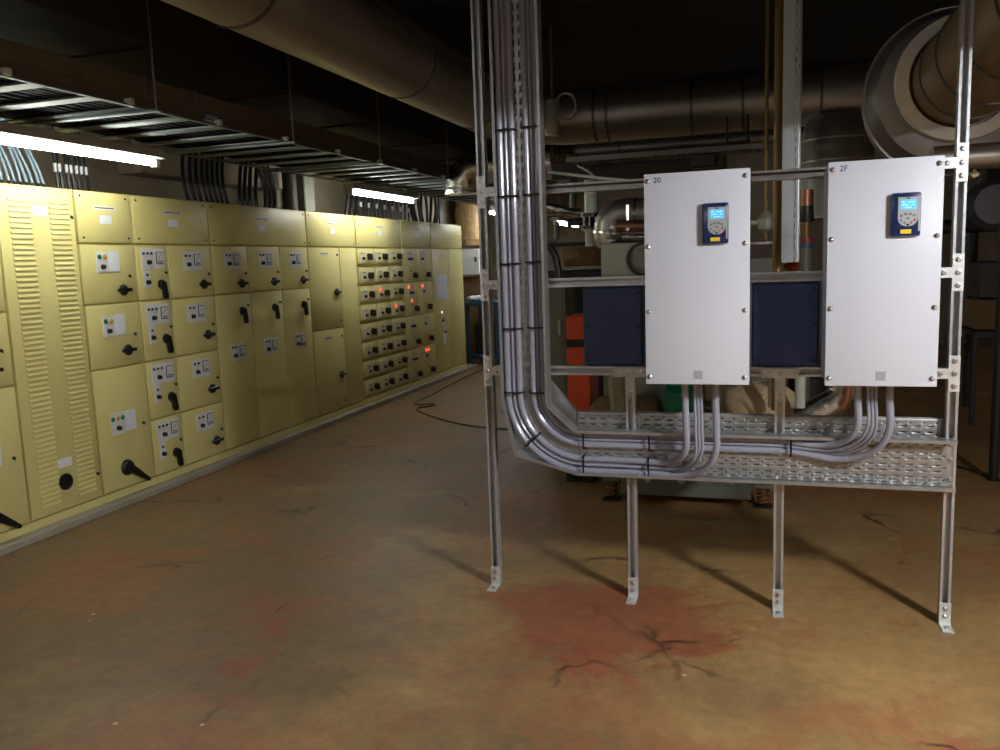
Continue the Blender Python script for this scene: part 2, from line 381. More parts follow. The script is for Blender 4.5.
def carcass(t, y0, y1):
    b = MB(); b.box(-4.72, XF-.030, y0+.002, y1-.002, .10, 2.108, .003)
    b.build('carcass', 'yellow_in', t)
    MB().box(-4.70, XF-.004, y0, y1, .05, .104, .003).build('plinth', 'yellow', t)
def panel(t, name, y0, y1, z0, z1, extra=None):
    """a door or cover plate with folded edges"""
    g = .006; b = MB(); b.box(XF-.030, XF, y0+g, y1-g, z0+g, z1-g, .004, 2)
    if extra: extra(b)
    return b.build(name, 'yellow', t, loc=(XF, (y0+y1)/2, (z0+z1)/2))
def put(d, kind, y, z, name=None, x=0, label=None):
    nm = name or {'T': 'handle', 'L': 'handle', 'big': 'handle', 'rot': 'handle', 'knob': 'knob', 'lock': 'lock', 'screw': 'screw', 'meter': 'meter'}.get(kind)
    if nm is None: nm = 'indicator_lamp' if kind in ('green', 'amber', 'dark', 'red', 'pale') else ('control_plate' if kind.startswith('pl') or kind in ('mod', 'i_pl') else 'label_plate')
    if label is None: label = {'green': 'green indicator lens', 'amber': 'amber indicator lens', 'red': 'indicator glowing red', 'pale': 'indicator lit pale white'}.get(kind)
    return inst(nm, FT[kind], d, (XF+x, y, z), label)
def top_cover(t, y0, y1, lab=True, strip=True):
    d = panel(t, 'top_cover', y0, y1, 1.768, 2.105)
    for y in (y0+.045, y1-.045):
        for z in (1.805, 2.07): put(d, 'screw', y, z)
    yc = (y0+y1)/2
    if strip: put(d, 'strip', yc, 2.0)
    if lab: put(d, 'lab', yc, 1.925)
    return d
def cab(label, y0, y1, cat='switchgear cabinet'):
    t = thing('switchgear_cabinet', label, cat, (-4.45, (y0+y1)/2, .05), 'yellow switchgear cabinets along the left wall')
    carcass(t, y0, y1); return t
def ctl_C(d, y0, zt, three=False):
    put(d, 'pl12' if three else 'pl10', y0+.18, zt-.12); put(d, 'blank', y0+.30 if three else y0+.285, zt-.115)
    if three:
        for k, c in enumerate(('green', 'amber', 'green')): put(d, c, y0+.135+.045*k, zt-.085, x=.004)
    else:
        put(d, 'green', y0+.157, zt-.085, x=.004); put(d, 'amber', y0+.205, zt-.085, x=.004)
    put(d, 'knob', y0+.178, zt-.15, x=.004)
def col_C(t, y0, y1):
    a = panel(t, 'door', y0, y1, 1.37, 1.765); ctl_C(a, y0-.0, 1.765); put(a, 'T', y1-.14, 1.455); put(a, 'lock', y1-.07, 1.55)
    a = panel(t, 'door', y0, y1, .94, 1.37); ctl_C(a, y0, 1.34); put(a, 'T', y1-.15, 1.045); put(a, 'lock', y1-.07, 1.15)
    a = panel(t, 'door', y0, y1, .108, .94); ctl_C(a, y0, .68, True); put(a, 'big', y0+.225, .245); put(a, 'lock', y1-.07, .52)
# partly seen cabinet at the picture's edge
A = cab('yellow cabinet cut off at the far left, left of the louvred cabinet', 3.23, 3.73); top_cover(A, 3.23, 3.73); col_C(A, 3.23, 3.73)
# louvred
B = cab('tall yellow cabinet with two columns of ventilation louvres', 3.73, 4.31)
def louvres(b):
    for (a, c) in ((3.815, 3.965), (4.105, 4.255)):
        for k in range(60):
            z = .165+k*.0312
            if .40 < z < .42: pass
            b.prism([(0, 0), (.007, .002), (.0065, .005), (0, .021)], (XF-.001, a, z), (1, 0, 0), (0, 0, 1), (0, c-a, 0))
d = panel(B, 'louvred_door', 3.735, 4.305, .108, 2.105, louvres)
put(d, 'lab', 4.035, 1.955); put(d, 'lab', 4.02, .405)
b = MB(); b.lathe((XF, 4.01, .285), (1, 0, 0), [(0, .052), (.012, .052), (.014, .044), (.010, .042)], 24); b.build('round_socket', 'black', d, loc=(XF, 4.01, .285))
put(d, 'lock', 4.275, 1.93); put(d, 'lock', 4.275, .27)
# C
Cc = cab('yellow cabinet of three doors with green and amber lamps right of louvred one', 4.31, 4.81); top_cover(Cc, 4.315, 4.805); col_C(Cc, 4.315, 4.805)
# D + E
D = cab('yellow cabinet with eight small doors in two columns', 4.81, 5.65); top_cover(D, 4.815, 5.645)
for z0, z1 in ((1.37, 1.765), (.94, 1.37), (.52, .94), (.108, .52)):
    a = panel(D, 'door', 4.815, 5.14, z0, z1)
    put(a, 'pl12', 4.925, z1-.10); put(a, 'pl10', 5.045, z1-.10); put(a, 'meter', 5.045, z1-.095, x=.004)
    for k in range(3): put(a, 'dark', 4.885+.04*k, z1-.062, x=.004)
    put(a, 'knob', 4.93, z1-.125, x=.004)
    put(a, 'pl06', 4.905, z1-.243); put(a, 'dark', 4.905, z1-.213, x=.004); put(a, 'knob', 4.905, z1-.265, x=.004)
    put(a, 'L', 5.045, z1-.285); put(a, 'lock', 5.105, z1-.20)
    a = panel(D, 'door', 5.14, 5.645, z0, z1)
    put(a, 'pl10', 5.36, z1-.12); put(a, 'pl10', 5.465, z1-.12); put(a, 'meter', 5.465, z1-.11, x=.004)
    for k in range(2): put(a, 'dark', 5.335+.045*k, z1-.08, x=.004)
    put(a, 'knob', 5.36, z1-.145, x=.004); put(a, 'T', 5.53, z1-.30); put(a, 'lock', 5.60, z1-.22)
# F
Fc = cab('wide yellow cabinet with three small doors over three tall ones', 5.65, 7.13); top_cover(Fc, 5.655, 7.125)
for y0, y1 in ((5.655, 6.14), (6.14, 6.635), (6.635, 7.125)):
    a = panel(Fc, 'door', y0, y1, 1.375, 1.765)
    put(a, 'pl10', y0+.21, 1.645); put(a, 'pl10', y0+.315, 1.645); put(a, 'meter', y0+.315, 1.65, x=.004)
    for k in range(2): put(a, 'dark', y0+.185+.045*k, 1.69, x=.004)
    put(a, 'knob', y0+.21, 1.62, x=.004); put(a, 'T', y0+.375, 1.455); put(a, 'lock', y1-.05, 1.54)
    a = panel(Fc, 'tall_door', y0, y1, .108, 1.375)
    put(a, 'L', y0+.35, 1.225); put(a, 'pl10', y0+.20, .89); put(a, 'pl10', y0+.305, .89); put(a, 'meter', y0+.305, .895, x=.004)
    for k in range(2): put(a, 'dark', y0+.175+.045*k, .935, x=.004)
    put(a, 'knob', y0+.20, .865, x=.004); put(a, 'lock', y1-.05, 1.27)
# G
G = cab('yellow cabinet with two plain lever doors and a narrow blank strip', 7.13, 8.14); top_cover(G, 7.135, 8.135)
a = panel(G, 'door', 7.135, 7.755, .945, 1.765); put(a, 'small', 7.44, 1.70); put(a, 'T', 7.65, 1.31); put(a, 'lock', 7.70, 1.69); put(a, 'lock', 7.70, 1.02)
a = panel(G, 'door', 7.135, 7.755, .108, .945); put(a, 'small', 7.43, .865); put(a, 'T', 7.65, .46); put(a, 'lock', 7.70, .86); put(a, 'lock', 7.70, .18)
panel(G, 'filler_panel', 7.755, 8.135, .108, 1.765)
# H
Hc = cab('yellow cabinet of twenty four small drawers each with a black rotary switch', 8.14, 9.33); top_cover(Hc, 8.145, 9.325)
for r in range(8):
    z1 = 1.765-r*.2071; z0 = z1-.2071
    for c, (y0, y1) in enumerate(((8.16, 8.555), (8.555, 8.95), (8.95, 9.325))):
        a = panel(Hc, 'module_door', y0, y1, z0+.024, z1)
        put(a, 'mod', y0+.115, z1-.10); put(a, 'modp', y0+.115, z1-.06, x=.004)
        put(a, 'knob', y0+.12, z1-.115, x=.004); put(a, 'rot', y0+.26, z1-.095)
        if (r, c) == (2, 1) or (r, c) == (3, 2): put(a, 'red', y0+.105, z1-.06, x=.008)
# I
I = cab('yellow cabinet with eight stacked doors and several red lit lamps', 9.33, 10.27); top_cover(I, 9.335, 10.265)
for r in range(4):
    z1 = 1.765-r*.414; z0 = z1-.414 if r < 3 else .108
    for c, (y0, y1) in enumerate(((9.335, 9.765), (9.765, 10.265))):
        a = panel(I, 'door', y0, y1, z0, z1)
        put(a, 'i_pl', y0+.20, z1-.12); put(a, 'modp', y0+.2, z1-.06, x=.004)
        put(a, 'knob', y0+.17, z1-.13, x=.004)
        if c == 0: put(a, 'knob', y0+.25, z1-.13, x=.004)
        put(a, 'rot', y0+.33, z1-.33); put(a, 'dark', y0+.22, z1-.28)
        if r == 1 and c == 0: put(a, 'red', y0+.13, z1-.06, x=.008); put(a, 'red', y0+.22, z1-.23)
        if r == 1 and c == 1: put(a, 'red', y0+.13, z1-.06, x=.008)
        if r == 3 and c == 1: put(a, 'red', y0+.16, z1-.06, x=.008); put(a, 'red', y0+.24, z1-.06, x=.008)
# J
J = cab('yellow cabinet at the far end with a grey sheet on its door', 10.27, 11.46); top_cover(J, 10.275, 11.455, False, False)
a = panel(J, 'tall_door', 10.275, 10.90, .108, 1.765)
put(a, 'sheet', 10.58, 1.25); put(a, 'lab', 10.62, 1.67); put(a, 'pl06', 10.62, .87); put(a, 'pale', 10.55, .91); put(a, 'knob', 10.56, .80); put(a, 'pl06', 10.62, .70)
for k in range(3): put(a, 'dark', 10.58+.03*k, .72+.05*k)
put(a, 'knob', 10.62, .64); put(a, 'blank', 10.62, .55)
panel(J, 'filler_panel', 10.90, 11.455, .108, 1.765)

# ------------------------------------------------------------------ cables rising from the cabinet tops
def riser(pa, m_, lab, grp, r=.014, lean=(0, 0), top=2.72, tagc=None, gland=False, X=-4.45, curve=0):
    p = at(pa, 180+.0974*pa, X, 0); y = p.y
    y = min(y, 11.38); x1 = X+lean[0]; y1 = y+lean[1]
    pts = bez((X, y, 2.105), (X, y+curve, 2.30), (x1, y1+curve, 2.45), (x1, y1, top), 10)
    t = thing('power_cable', lab, 'cable', (X, y, 2.108), grp)
    MB().tube(pts, r, 8).build('sheath', m_, t)
    if gland: MB().lathe((X, y, 2.106), (0, 0, 1), [(0, r*1.9), (.025, r*1.9), (.03, r*1.5), (.055, r*1.4)], 10).build('cable_gland', 'black', t)
    if tagc:
        q = pts[3]; MB().lathe(q-V((0, 0, .025)), (0, 0, 1), [(0, r*1.15), (.055, r*1.15)], 8).build('marker_sleeve', 'label', t)
for k, px in enumerate((2, 9, 15, 21, 27, 33, 39, 44)):
    riser(px, 'cable_blue', 'pale blue grey cable fanning up from a black gland behind the louvred cabinet', 'pale cables above the louvred cabinet', .0085, (-.05, -.06-.025*(k % 3)-.01*k), gland=True)
for px in (58, 62.5, 69, 74, 79, 84, 89):
    riser(px, 'cable_dark', 'dark cable with a white marker sleeve above the cabinet right of the louvres', 'white tagged dark cables', .009, (-.03, random.uniform(-.02, .02)), tagc=True)
for px in (190, 197, 203, 209, 214, 219, 224, 229):
    riser(px, 'cable_dark', 'thick black cable in the curved bunch left of the splayed black cables', 'curved black cables', .016, (-.06, .10), curve=-.10)
for px in (241, 246, 251, 257):
    riser(px, 'cable_dark', 'thick black cable splaying up left of the bright concrete block', 'black cables left of the block', .017, (-.05, .16), curve=-.04)
for px in (264, 269, 274):
    riser(px, 'cable_dark', 'thick black cable looping up right beside the bright concrete block', 'looping black cables', .016, (-.05, -.06), curve=.10)
for px in (345, 350, 355):
    riser(px, 'cable_dark', 'black cable rising at the left end of the second lamp', 'black cables by the second lamp', .018, (0, .05), curve=.08)
for k in range(7):
    riser(361+4*k, 'cable_dark', 'dark cable with pale marker sleeve under the second lamp', 'dark cables under the second lamp', .015, (0, .03), tagc=(k % 2 == 0))
for k in range(7):
    riser(389+4*k, 'cable_dark', 'dark cable right of the pale tagged ones under the second lamp end', 'dark cables right of the second lamp', .015, (0, .03), tagc=(k % 2 == 1))
for k in range(8):
    riser(415+3.0*k, 'cable_dark', 'black cable in the dense tangle above the drawer cabinet', 'tangled black cables at the far end', .02, (0, random.uniform(-.1, .1)), curve=random.uniform(-.2, .2))
for k in range(5):
    riser(440+2.2*k, 'cable_plum', 'plum coloured cable rising from the farthest yellow cabinet', 'plum cables at the far end', .018, (0, random.uniform(-.05, .05)))
p = at(291, 208, -4.5, 0)
cdt = MB(); cdt.lathe((p.x, p.y, 2.108), (0, 0, 1), [(0, .085), (.02, .085), (.022, .07), (.62, .07)], 20)
tag(cdt.build('riser_conduit', 'duct_dark'), 'fat dark vertical conduit right of the bright concrete block', 'conduit')
p = at(303, 209, -4.5, 0)
tag(MB().box(p.x-.09, p.x+.09, p.y-.1, p.y+.1, 2.11, 2.62, .01).build('riser_duct', 'machine_grey'), 'narrow grey green vertical duct beside the fat dark conduit', 'duct')
p = at(280, 195, -4.62, 0)
tag(MB().box(-4.72, -4.55, p.y-.16, p.y+.16, 2.11, 2.35, .012).build('concrete_block', 'kerb'), 'bright rough concrete block behind the black riser cables', 'block')

# ------------------------------------------------------------------ cable ladder, trunking and ducts over the cabinets
LY0, LY1 = .8, 12.6
lad = thing('cable_ladder', 'galvanised cable ladder hanging above the yellow cabinets', 'cable ladder', (-3.52, 6.7, 2.396))
for x in (-3.05, -3.99): MB().box(x-.012, x+.012, LY0, LY1, 2.396, 2.409, .002).build('side_rail', 'ladder', lad)
y = 1.05
rung = mesh_of(MB().box(-.47, .46, -.045, .045, -.006, .006, .002), 'rung', ['ladder'])
while y < LY1: inst('rung', rung, lad, (-3.52, y, 2.405)); y += .33
clip = mesh_of(MB().box(-.02, .02, -.016, .016, 0, .03, .003), 'rail_clip', ['galv_plate'])
for k in range(14): inst('rail_clip', clip, lad, (-3.036, 1.4+.72*k, 2.40))
for k, x in enumerate([-3.16-.058*i for i in range(14)]):
    pts = [(x+.012*math.sin(i*1.3+k), LY0+i*.6, 2.441+.003*math.sin(i+k)) for i in range(20)]
    tag(MB().tube(smooth(pts, 1), .022, 6).build('ladder_cable', 'cable_matte'), 'black cable lying lengthwise on the overhead cable ladder', 'cable', 'black cables on the overhead ladder')
gt = thing('sheet_trunking', 'grey brown sheet metal trunking above the ladder bearing a blue sticker', 'trunking', (-3.3, 6.5, 2.45))
MB().box(-3.30, -3.058, LY0, 12.2, 2.47, 2.56, .004).build('top_casing', 'trunk_grey', gt)
MB().box(-3.10, -3.058, LY0, 12.2, 2.412, 2.47, .003).build('side_skirt', 'trunk_grey', gt)
for y in (2.3, 3.72, 4.12, 5.6, 7.2, 8.8, 10.4): MB().box(-3.31, -3.052, y-.018, y+.018, 2.466, 2.565, .003).build('joint_band', 'trunk_grey', gt)
q = at(213, 118.5, -3.056, 0)
st = MB(); st.box(-3.057, -3.054, q.y-.085, q.y+.085, q.z-.024, q.z+.024); st.mi = 1
st.box(-3.054, -3.0532, q.y-.07, q.y+.08, q.z-.004, q.z+.003); st.box(-3.054, -3.0532, q.y-.07, q.y+.05, q.z+.010, q.z+.014); st.box(-3.054, -3.0532, q.y-.085, q.y+.085, q.z-.024, q.z-.014)
st.build('sticker', ['tag_blue', 'label'], gt)
vd = thing('ventilation_duct', 'big dark rectangular air duct under the ceiling along the left wall', 'air duct', (-3.5, 6, 2.78))
MB().box(-4.3, -3.2, -.5, 12.5, 2.80, 3.08, .006).build('casing', 'duct_dark', vd)
for y in (1.2, 2.6, 4.0, 5.4, 6.8, 8.2, 9.6): MB().box(-4.32, -3.18, y-.02, y+.02, 2.785, 3.095, .003).build('flange', 'duct_dark', vd)
for n_, (y, z0) in enumerate(((3.7, 2.426), (5.02, 2.435), (6.35, 2.435), (7.9, 2.435), (9.4, 2.435))):
    for x in (-3.045-.02,):
        tag(MB().cyl((-2.99, y, 2.40), (-2.99, y, ZC), .006, 8).build('hanger_rod', 'dull_zinc'), 'thin threaded rod hanging from the ceiling beside the cable ladder', 'hanger rod', 'hanger rods of the cable ladder')
    tag(MB().box(-4.02, -2.97, y-.02, y+.02, 2.384, 2.396, .001).build('hanger_bar', 'ladder'), 'flat strut cross bar carrying the overhead cable ladder', 'hanger bar', 'hanger cross bars of the cable ladder')

def lamp(label, p, L, axis='y', tube='tube', tubes=1, group='fluorescent batten lamps'):
    """batten lamp: p is the middle of the top face"""
    t = thing('fluorescent_lamp', label, 'lamp', p, group)
    a = V((0, 1, 0)) if axis == 'y' else V((1, 0, 0)); s = V((1, 0, 0)) if axis == 'y' else V((0, 1, 0)); P = V(p)
    prof = [(-.045, 0), (.045, 0), (.066, -.058), (.04, -.064), (-.04, -.064), (-.066, -.058)]
    MB().prism(prof, P-a*(L/2), s, V((0, 0, 1)), a*L).build('housing', 'batten', t)
    if group and axis == 'y' and P.x < -3:
        for sg in (-.35, .35): MB().box(P.x-.015, P.x+.015, P.y+L*sg-.015, P.y+L*sg+.015, P.z-.004, 2.40).build('hanger_clip', 'batten', t)
    offs = [0] if tubes == 1 else [-.035, .035]
    for o in offs:
        MB().cyl(P-a*(L/2-.05)+s*o-V((0, 0, .092)), P+a*(L/2-.05)+s*o-V((0, 0, .092)), .0155, 12).build('tube', tube, t)
    for sg in (-1, 1):
        c = P+a*(sg*(L/2-.028)); e = MB()
        if axis == 'y': e.box(c.x-.022-abs(offs[0]), c.x+.022+abs(offs[0]), c.y-.024, c.y+.024, c.z-.115, c.z-.05, .005)
        else: e.box(c.x-.024, c.x+.024, c.y-.022-abs(offs[0]), c.y+.022+abs(offs[0]), c.z-.115, c.z-.05, .005)
        e.build('lamp_holder', 'batten', t)
    return t
LX = -3.80
lamp('lit fluorescent batten lamp over the louvred cabinet, cut by the picture edge', (LX, 3.89, 2.362), 1.57)
lamp('lit fluorescent batten lamp over the middle of the yellow cabinet row', (LX, 8.11, 2.362), 1.57)
lamp('lit fluorescent batten lamp seen beyond the last yellow cabinet', (LX, 12.3, 2.362), 1.50, tube='tube_far')
q1 = at(556, 222, -2.75, 0); q2 = at(574, 226.5, -2.75, 0)
lf = lamp('small distant lit batten lamp left of the white valve pipe', (-2.75, (q1.y+q2.y)/2+.1, (q1.z+q2.z)/2+.09), 1.5, tube='tube_far')
wl = lamp('fluorescent work lamp hanging at the near right', (2.05, 1.30, 2.45), .72, axis='y', tube='tube_work', tubes=2, group=None)
for y in (1.1, 1.5): MB().cyl((2.05, y, 2.45), (2.05, y, ZC), .006, 8).build('hanger_rod', 'galv', wl)
fill_lamp = lamp('added fluorescent fill lamp, unseen behind the viewpoint', (-1.7, -1.0, 2.75), 1.25, axis='x', tube='tube_fill', tubes=2, group=None)  # unseen lamp added as soft fill from the front
for x in (-2.2, -1.2): MB().cyl((x, -1.0, 2.75), (x, -1.0, ZC), .006, 8).build('hanger_rod', 'galv', fill_lamp)
for x, y in ((-2.75, 0),):
    for s in (-.5, .5): MB().cyl((x, W[lf.name].y+s, W[lf.name].z), (x, W[lf.name].y+s, ZC), .006, 8).build('hanger_rod', 'galv', lf)

# ------------------------------------------------------------------ strut frame
YP = 3.66                    # front of the posts
S = .041
fr = thing('strut_frame', 'galvanised channel strut frame carrying the trays and white drive enclosures', 'frame', (-.25, YP, 0))
def strut(name, o, u, v, w, parent, label=None, m_='galv'):
    """lipped channel; u across, v into the depth (open side at v=0), w the length vector"""
    t_, l_ = .003, .010
    prof = [(0, 0), (l_, 0), (l_, t_), (t_, t_), (t_, S-t_), (S-t_, S-t_), (S-t_, t_), (S-l_, t_), (S-l_, 0), (S, 0), (S, S), (0, S)]
    ob = MB().prism(prof, o, u, v, w).build(name, m_, parent)
    if label: ob['label'] = label
    return ob
bolt_me = mesh_of(MB().lathe((0, 0, 0), (0, -1, 0), [(0, .0115), (.002, .0115), (.0025, .0085), (.008, .0085), (.0095, .006)], 6), 'bolt', ['bolt'])
def bolt(par, x, y, z): return inst('bolt', bolt_me, par, (x, y, z))
posts = {}
for nm, x, z1 in (('l', -1.247, ZC), ('a', -.583, 1.02), ('b', .050, 1.02), ('r', .705, ZC)):
    p = strut('post', (x, YP, .004), (1, 0, 0), (0, 1, 0), (0, 0, z1-.004), fr); posts[nm] = p
    # angle foot: upright plate on the post, tongue on the floor
    b = MB(); b.box(x-.002, x+S+.002, YP-.006, YP, .004, .095, .001); b.box(x-.002, x+S+.002, YP-.085, YP, 0, .006, .001)
    f = b.build('foot_bracket', 'galv_plate', p)
    bolt(f, x+S/2, YP-.006, .072); bolt(f, x+S/2, YP-.006, .038)
    q = inst('bolt', bolt_me, f, (x+S/2, YP-.05, .006)); q.rotation_euler = (-math.pi/2, 0, 0)
for z in (1.85, 1.430, 1.027):
    strut('rail', (-1.21, YP+S+.001, z), (0, 0, 1), (0, 1, 0), (1.96, 0, 0), fr, m_='dull_zinc' if z > 1.8 else 'galv')
def tplate(x0, z0, z1, za, arm, lab=None):
    """T plate: upright strip z0..z1 over the post at x0, arm reaching sideways at height za"""
    b = MB(); yb = YP-.001
    a0, a1 = (x0+S, x0+S+arm) if arm > 0 else (x0+arm, x0)
    pts = [(x0, z0), (x0+S, z0)]
    if arm > 0: pts += [(x0+S, za), (a1, za), (a1, za+S), (x0+S, za+S)]
    pts += [(x0+S, z1), (x0, z1)]
    if arm < 0: pts += [(x0, za+S), (a0, za+S), (a0, za), (x0, za)]
    b.prism(pts, (0, yb, 0), (1, 0, 0), (0, 0, 1), (0, -.006, 0))
    p = b.build('bracket_plate', 'galv_plate', fr)
    for z in (z0+.022, za+S/2, z1-.022): bolt(p, x0+S/2, yb-.006, z)
    bolt(p, x0+S+arm*.62 if arm > 0 else x0+arm*.62, yb-.006, za+S/2)
for z in (1.85, 1.430, 1.030): tplate(.705, z-.052, z+.093, z, -.05)
for z in (1.85, 1.430, 1.030): tplate(-1.247, z-.052, z+.093, z, .045)
for x in (-.583, .050):      # T plates where the short posts meet the lower rail
    b = MB(); yb = YP-.001
    b.prism([(x, .93), (x+S, .93), (x+S, 1.027), (x+S+.055, 1.027), (x+S+.055, 1.068), (x-.055, 1.068), (x-.055, 1.027), (x, 1.027)], (0, yb+S*0, 0), (1, 0, 0), (0, 0, 1), (0, -.006, 0))
    p = b.build('bracket_plate', 'galv', fr)
    for xx, zz in ((x+S/2, .955), (x+S/2, 1.047), (x-.03, 1.047), (x+S+.03, 1.047)): bolt(p, xx, yb-.006, zz)

# ------------------------------------------------------------------ cable trays
def solid(o, t=.002):
    md = o.modifiers.new('thickness', 'SOLIDIFY'); md.thickness = t; md.offset = 0; return o
FT_, FB_ = 3.588, 3.655      # front lip, back plate of the front tray
tray = thing('cable_tray', 'front perforated cable tray running down from the ceiling then right under the white enclosures', 'cable tray', (-.2, FB_, .58))
solid(MB().perf((-.80, FB_, .585), (1, 0, 0), (0, 0, 1), 1.535, .205).build('back_plate', 'tray', tray))
solid(MB().perf((-1.143, FB_, .93), (0, 0, 1), (1, 0, 0), 2.5, .218).build('back_plate', 'tray', tray))
corner = [(-1.143, .93), (-1.09, .665), (-.80, .585), (-.80, .79), (-.925, .905), (-.925, .93)]
solid(MB().prism(corner, (0, FB_, 0), (1, 0, 0), (0, 0, 1), (0, .0015, 0)).build('corner_plate', 'tray', tray))
def flange(p, q, name='side_flange', mt='tray', y0=FT_, y1=FB_, lip=.012, lipdir=None):
    """upright strip between two (x,z) points, from lip to back plate, with a rolled lip"""
    P, Q = V((p[0], 0, p[1])), V((q[0], 0, q[1])); d = (Q-P).normalized(); nrm = V((0, 1, 0)).cross(d)
    if lipdir and nrm.dot(V((lipdir[0], 0, lipdir[1]))) < 0: nrm = -nrm
    b = MB(); b.prism([(y0, -.001), (y1, -.001), (y1, .001), (y0+.0025, .001), (y0+.0025, lip), (y0, lip)], P, (0, 1, 0), nrm, Q-P)
    return b.build(name, mt, tray if y0 == FT_ else tray2)
flange((-1.143, 3.43), (-1.143, .93), lipdir=(1, 0)); flange((-1.143, .93), (-1.09, .665), lipdir=(1, .2)); flange((-1.09, .665), (-.80, .585), lipdir=(0, 1)); flange((-.80, .585), (.735, .585), lipdir=(0, 1))
flange((-.925, 3.43), (-.925, .905), lipdir=(-1, 0)); flange((-.925, .905), (-.80, .79), lipdir=(-1, -1)); flange((-.80, .79), (.735, .79), lipdir=(0, -1))
# rows of bolts fixing the tray to posts
for x in (-.562, .071, .725):
    for z in (.62, .70, .765): inst('bolt', bolt_me, tray, (x, FB_-.001, z))
tray2 = thing('cable_tray', 'rear perforated cable tray behind the short posts, partly hidden by the front tray', 'cable tray', (-.2, 3.71, .66))
RY0, RY1 = 3.706, 3.728
solid(MB().perf((-.82, RY0, .66), (1, 0, 0), (0, 0, 1), 1.53, .2).build('back_plate', 'tray', tray2))
solid(MB().prism([(-1.05, .93), (-.82, .66), (-.82, .855), (-.945, 1.00), (-1.05, 1.0)], (0, RY0, 0), (1, 0, 0), (0, 0, 1), (0, .0015, 0)).build('corner_plate', 'tray', tray2))
def flange2(p, q, ld):
    P, Q = V((p[0], 0, p[1])), V((q[0], 0, q[1])); d = (Q-P).normalized(); nrm = V((0, 1, 0)).cross(d)
    if nrm.dot(V((ld[0], 0, ld[1]))) < 0: nrm = -nrm
    MB().prism([(RY0, -.001), (RY1, -.001), (RY1, .004), (RY1-.0025, .004), (RY1-.0025, .001), (RY0, .001)], P, (0, 1, 0), nrm, Q-P).build('side_flange', 'tray', tray2)
flange2((-.82, .855), (.71, .855), (0, 1)); flange2((-.82, .66), (.71, .66), (0, 1)); flange2((-.945, 1.0), (-.82, .855), (1, 1)); flange2((-1.05, .93), (-.82, .66), (1, 1))

# ------------------------------------------------------------------ white drive enclosures
YD = 3.36
scr = mesh_of(MB().lathe((0, 0, 0), (0, -1, 0), [(0, .0095), (.003, .0095), (.006, .006), (.008, .002)], 12), 'screw', ['bolt'])
def text_mesh(s, size):
    cu = bpy.data.curves.new('marking', 'FONT'); cu.body = s; cu.size = size; cu.extrude = .0004; cu.align_x = 'CENTER'; cu.align_y = 'CENTER'
    o = bpy.data.objects.new('t', cu); col.objects.link(o); dg = bpy.context.evaluated_depsgraph_get()
    me = bpy.data.meshes.new_from_object(o.evaluated_get(dg)); bpy.data.objects.remove(o); bpy.data.curves.remove(cu); return me
def drive(label, x0, x1, z0, z1, kx, mark):
    t = thing('drive_enclosure', label, 'drive enclosure', ((x0+x1)/2, YP-.02, z0), 'white drive enclosures')
    MB().box(x0+.004, x1-.004, YD+.02, YP-.008, z0+.006, z1-.006, .003).build('body', 'drive_side', t)
    c = MB().box(x0, x1, YD, YD+.02, z0, z1, .003, 2).build('front_cover', 'drive', t)
    for z in (z1-.028, z1-.282, z1-.540, z0+.030):
        for x in (x0+.015, x1-.018): inst('screw', scr, c, (x, YD, z))
    # grey smudged sticker low on the cover
    MB().box(kx-.085, kx-.05, YD-.0008, YD, z0+.022, z0+.056).build('sticker', 'silver', c)
    me = text_mesh(mark, .03); me.materials.append(M['navy_gloss'])
    o = inst('marking', me, c, (x0+.052, YD-.0006, z1-.026)); o.rotation_euler = (math.pi/2, 0, 0)
    # control keypad
    k = thing_part(t, 'keypad', kx)
    return t
def thing_part(t, name, kx):
    w, zc, hz = .049, 1.671, .078
    k = MB(); k.box(kx-w, kx+w, YD-.024, YD+.001, zc-hz, zc+hz, .007, 2).build  # body built below
    kb = k.build(name, 'navy_gloss', t, loc=(kx, YD, zc)); kb['label'] = 'navy keypad with a cyan display'
    y = YD-.024
    # silver face, round at the bottom
    cx = kx+.006; top = zc+.062; fw_ = .0335; pts = [(cx-fw_, top), (cx-fw_, zc-.012)]
    pts += [(cx-fw_*math.cos(a), zc-.012-fw_*.92*math.sin(a)) for a in [math.pi*i/14 for i in range(1, 14)]]
    pts += [(cx+fw_, zc-.012), (cx+fw_, top)]
    MB().prism(pts, (0, y+.0005, 0), (1, 0, 0), (0, 0, 1), (0, -.003, 0)).build('face_plate', 'silver', kb)
    MB().box(kx+.040, kx+.046, y-.001, y+.002, zc-.06, zc+.066).build('side_stripe', 'silver', kb)
    MB().box(cx-.026, cx+.027, y-.0036, y-.002, zc+.018, zc+.052, .001).build('display', 'lcd', kb)
    b = MB()
    for r in range(3):
        for q in range(4):
            if (r+q) % 3: b.box(cx-.020+q*.0105, cx-.012+q*.0105, y-.0040, y-.0034, zc+.023+r*.0095, zc+.0265+r*.0095)
    b.build('display_digits', 'lcd_text', kb)
    for i, (dx, dz, m_) in enumerate(((-.021, -.004, 'btn'), (.021, -.004, 'btn_green'), (-.008, .002, 'btn'), (.008, .002, 'btn'), (0, -.014, 'btn'), (-.022, -.020, 'btn'), (.022, -.020, 'btn_red'), (-.010, -.029, 'btn_green'), (.011, -.029, 'btn_red'), (0, -.037, 'black'))):
        MB().lathe((cx+dx, y-.002, zc+dz), (0, -1, 0), [(0, .0045), (.003, .0042), (.004, .003)], 10).build('button', m_, kb)
    MB().box(cx-.006, cx+.006, y-.0034, y-.002, zc+.055, zc+.059).build('sensor_window', 'black', kb)
    MB().box(kx-.018, kx+.018, y-.0012, y+.001, zc-.068, zc-.053, .0005).build('badge', 'logo_yellow', kb)
    return kb
drive('left white drive enclosure with navy keypad, hung on the strut frame', -.452, -.050, 1.041, 1.874, -.178, '20')
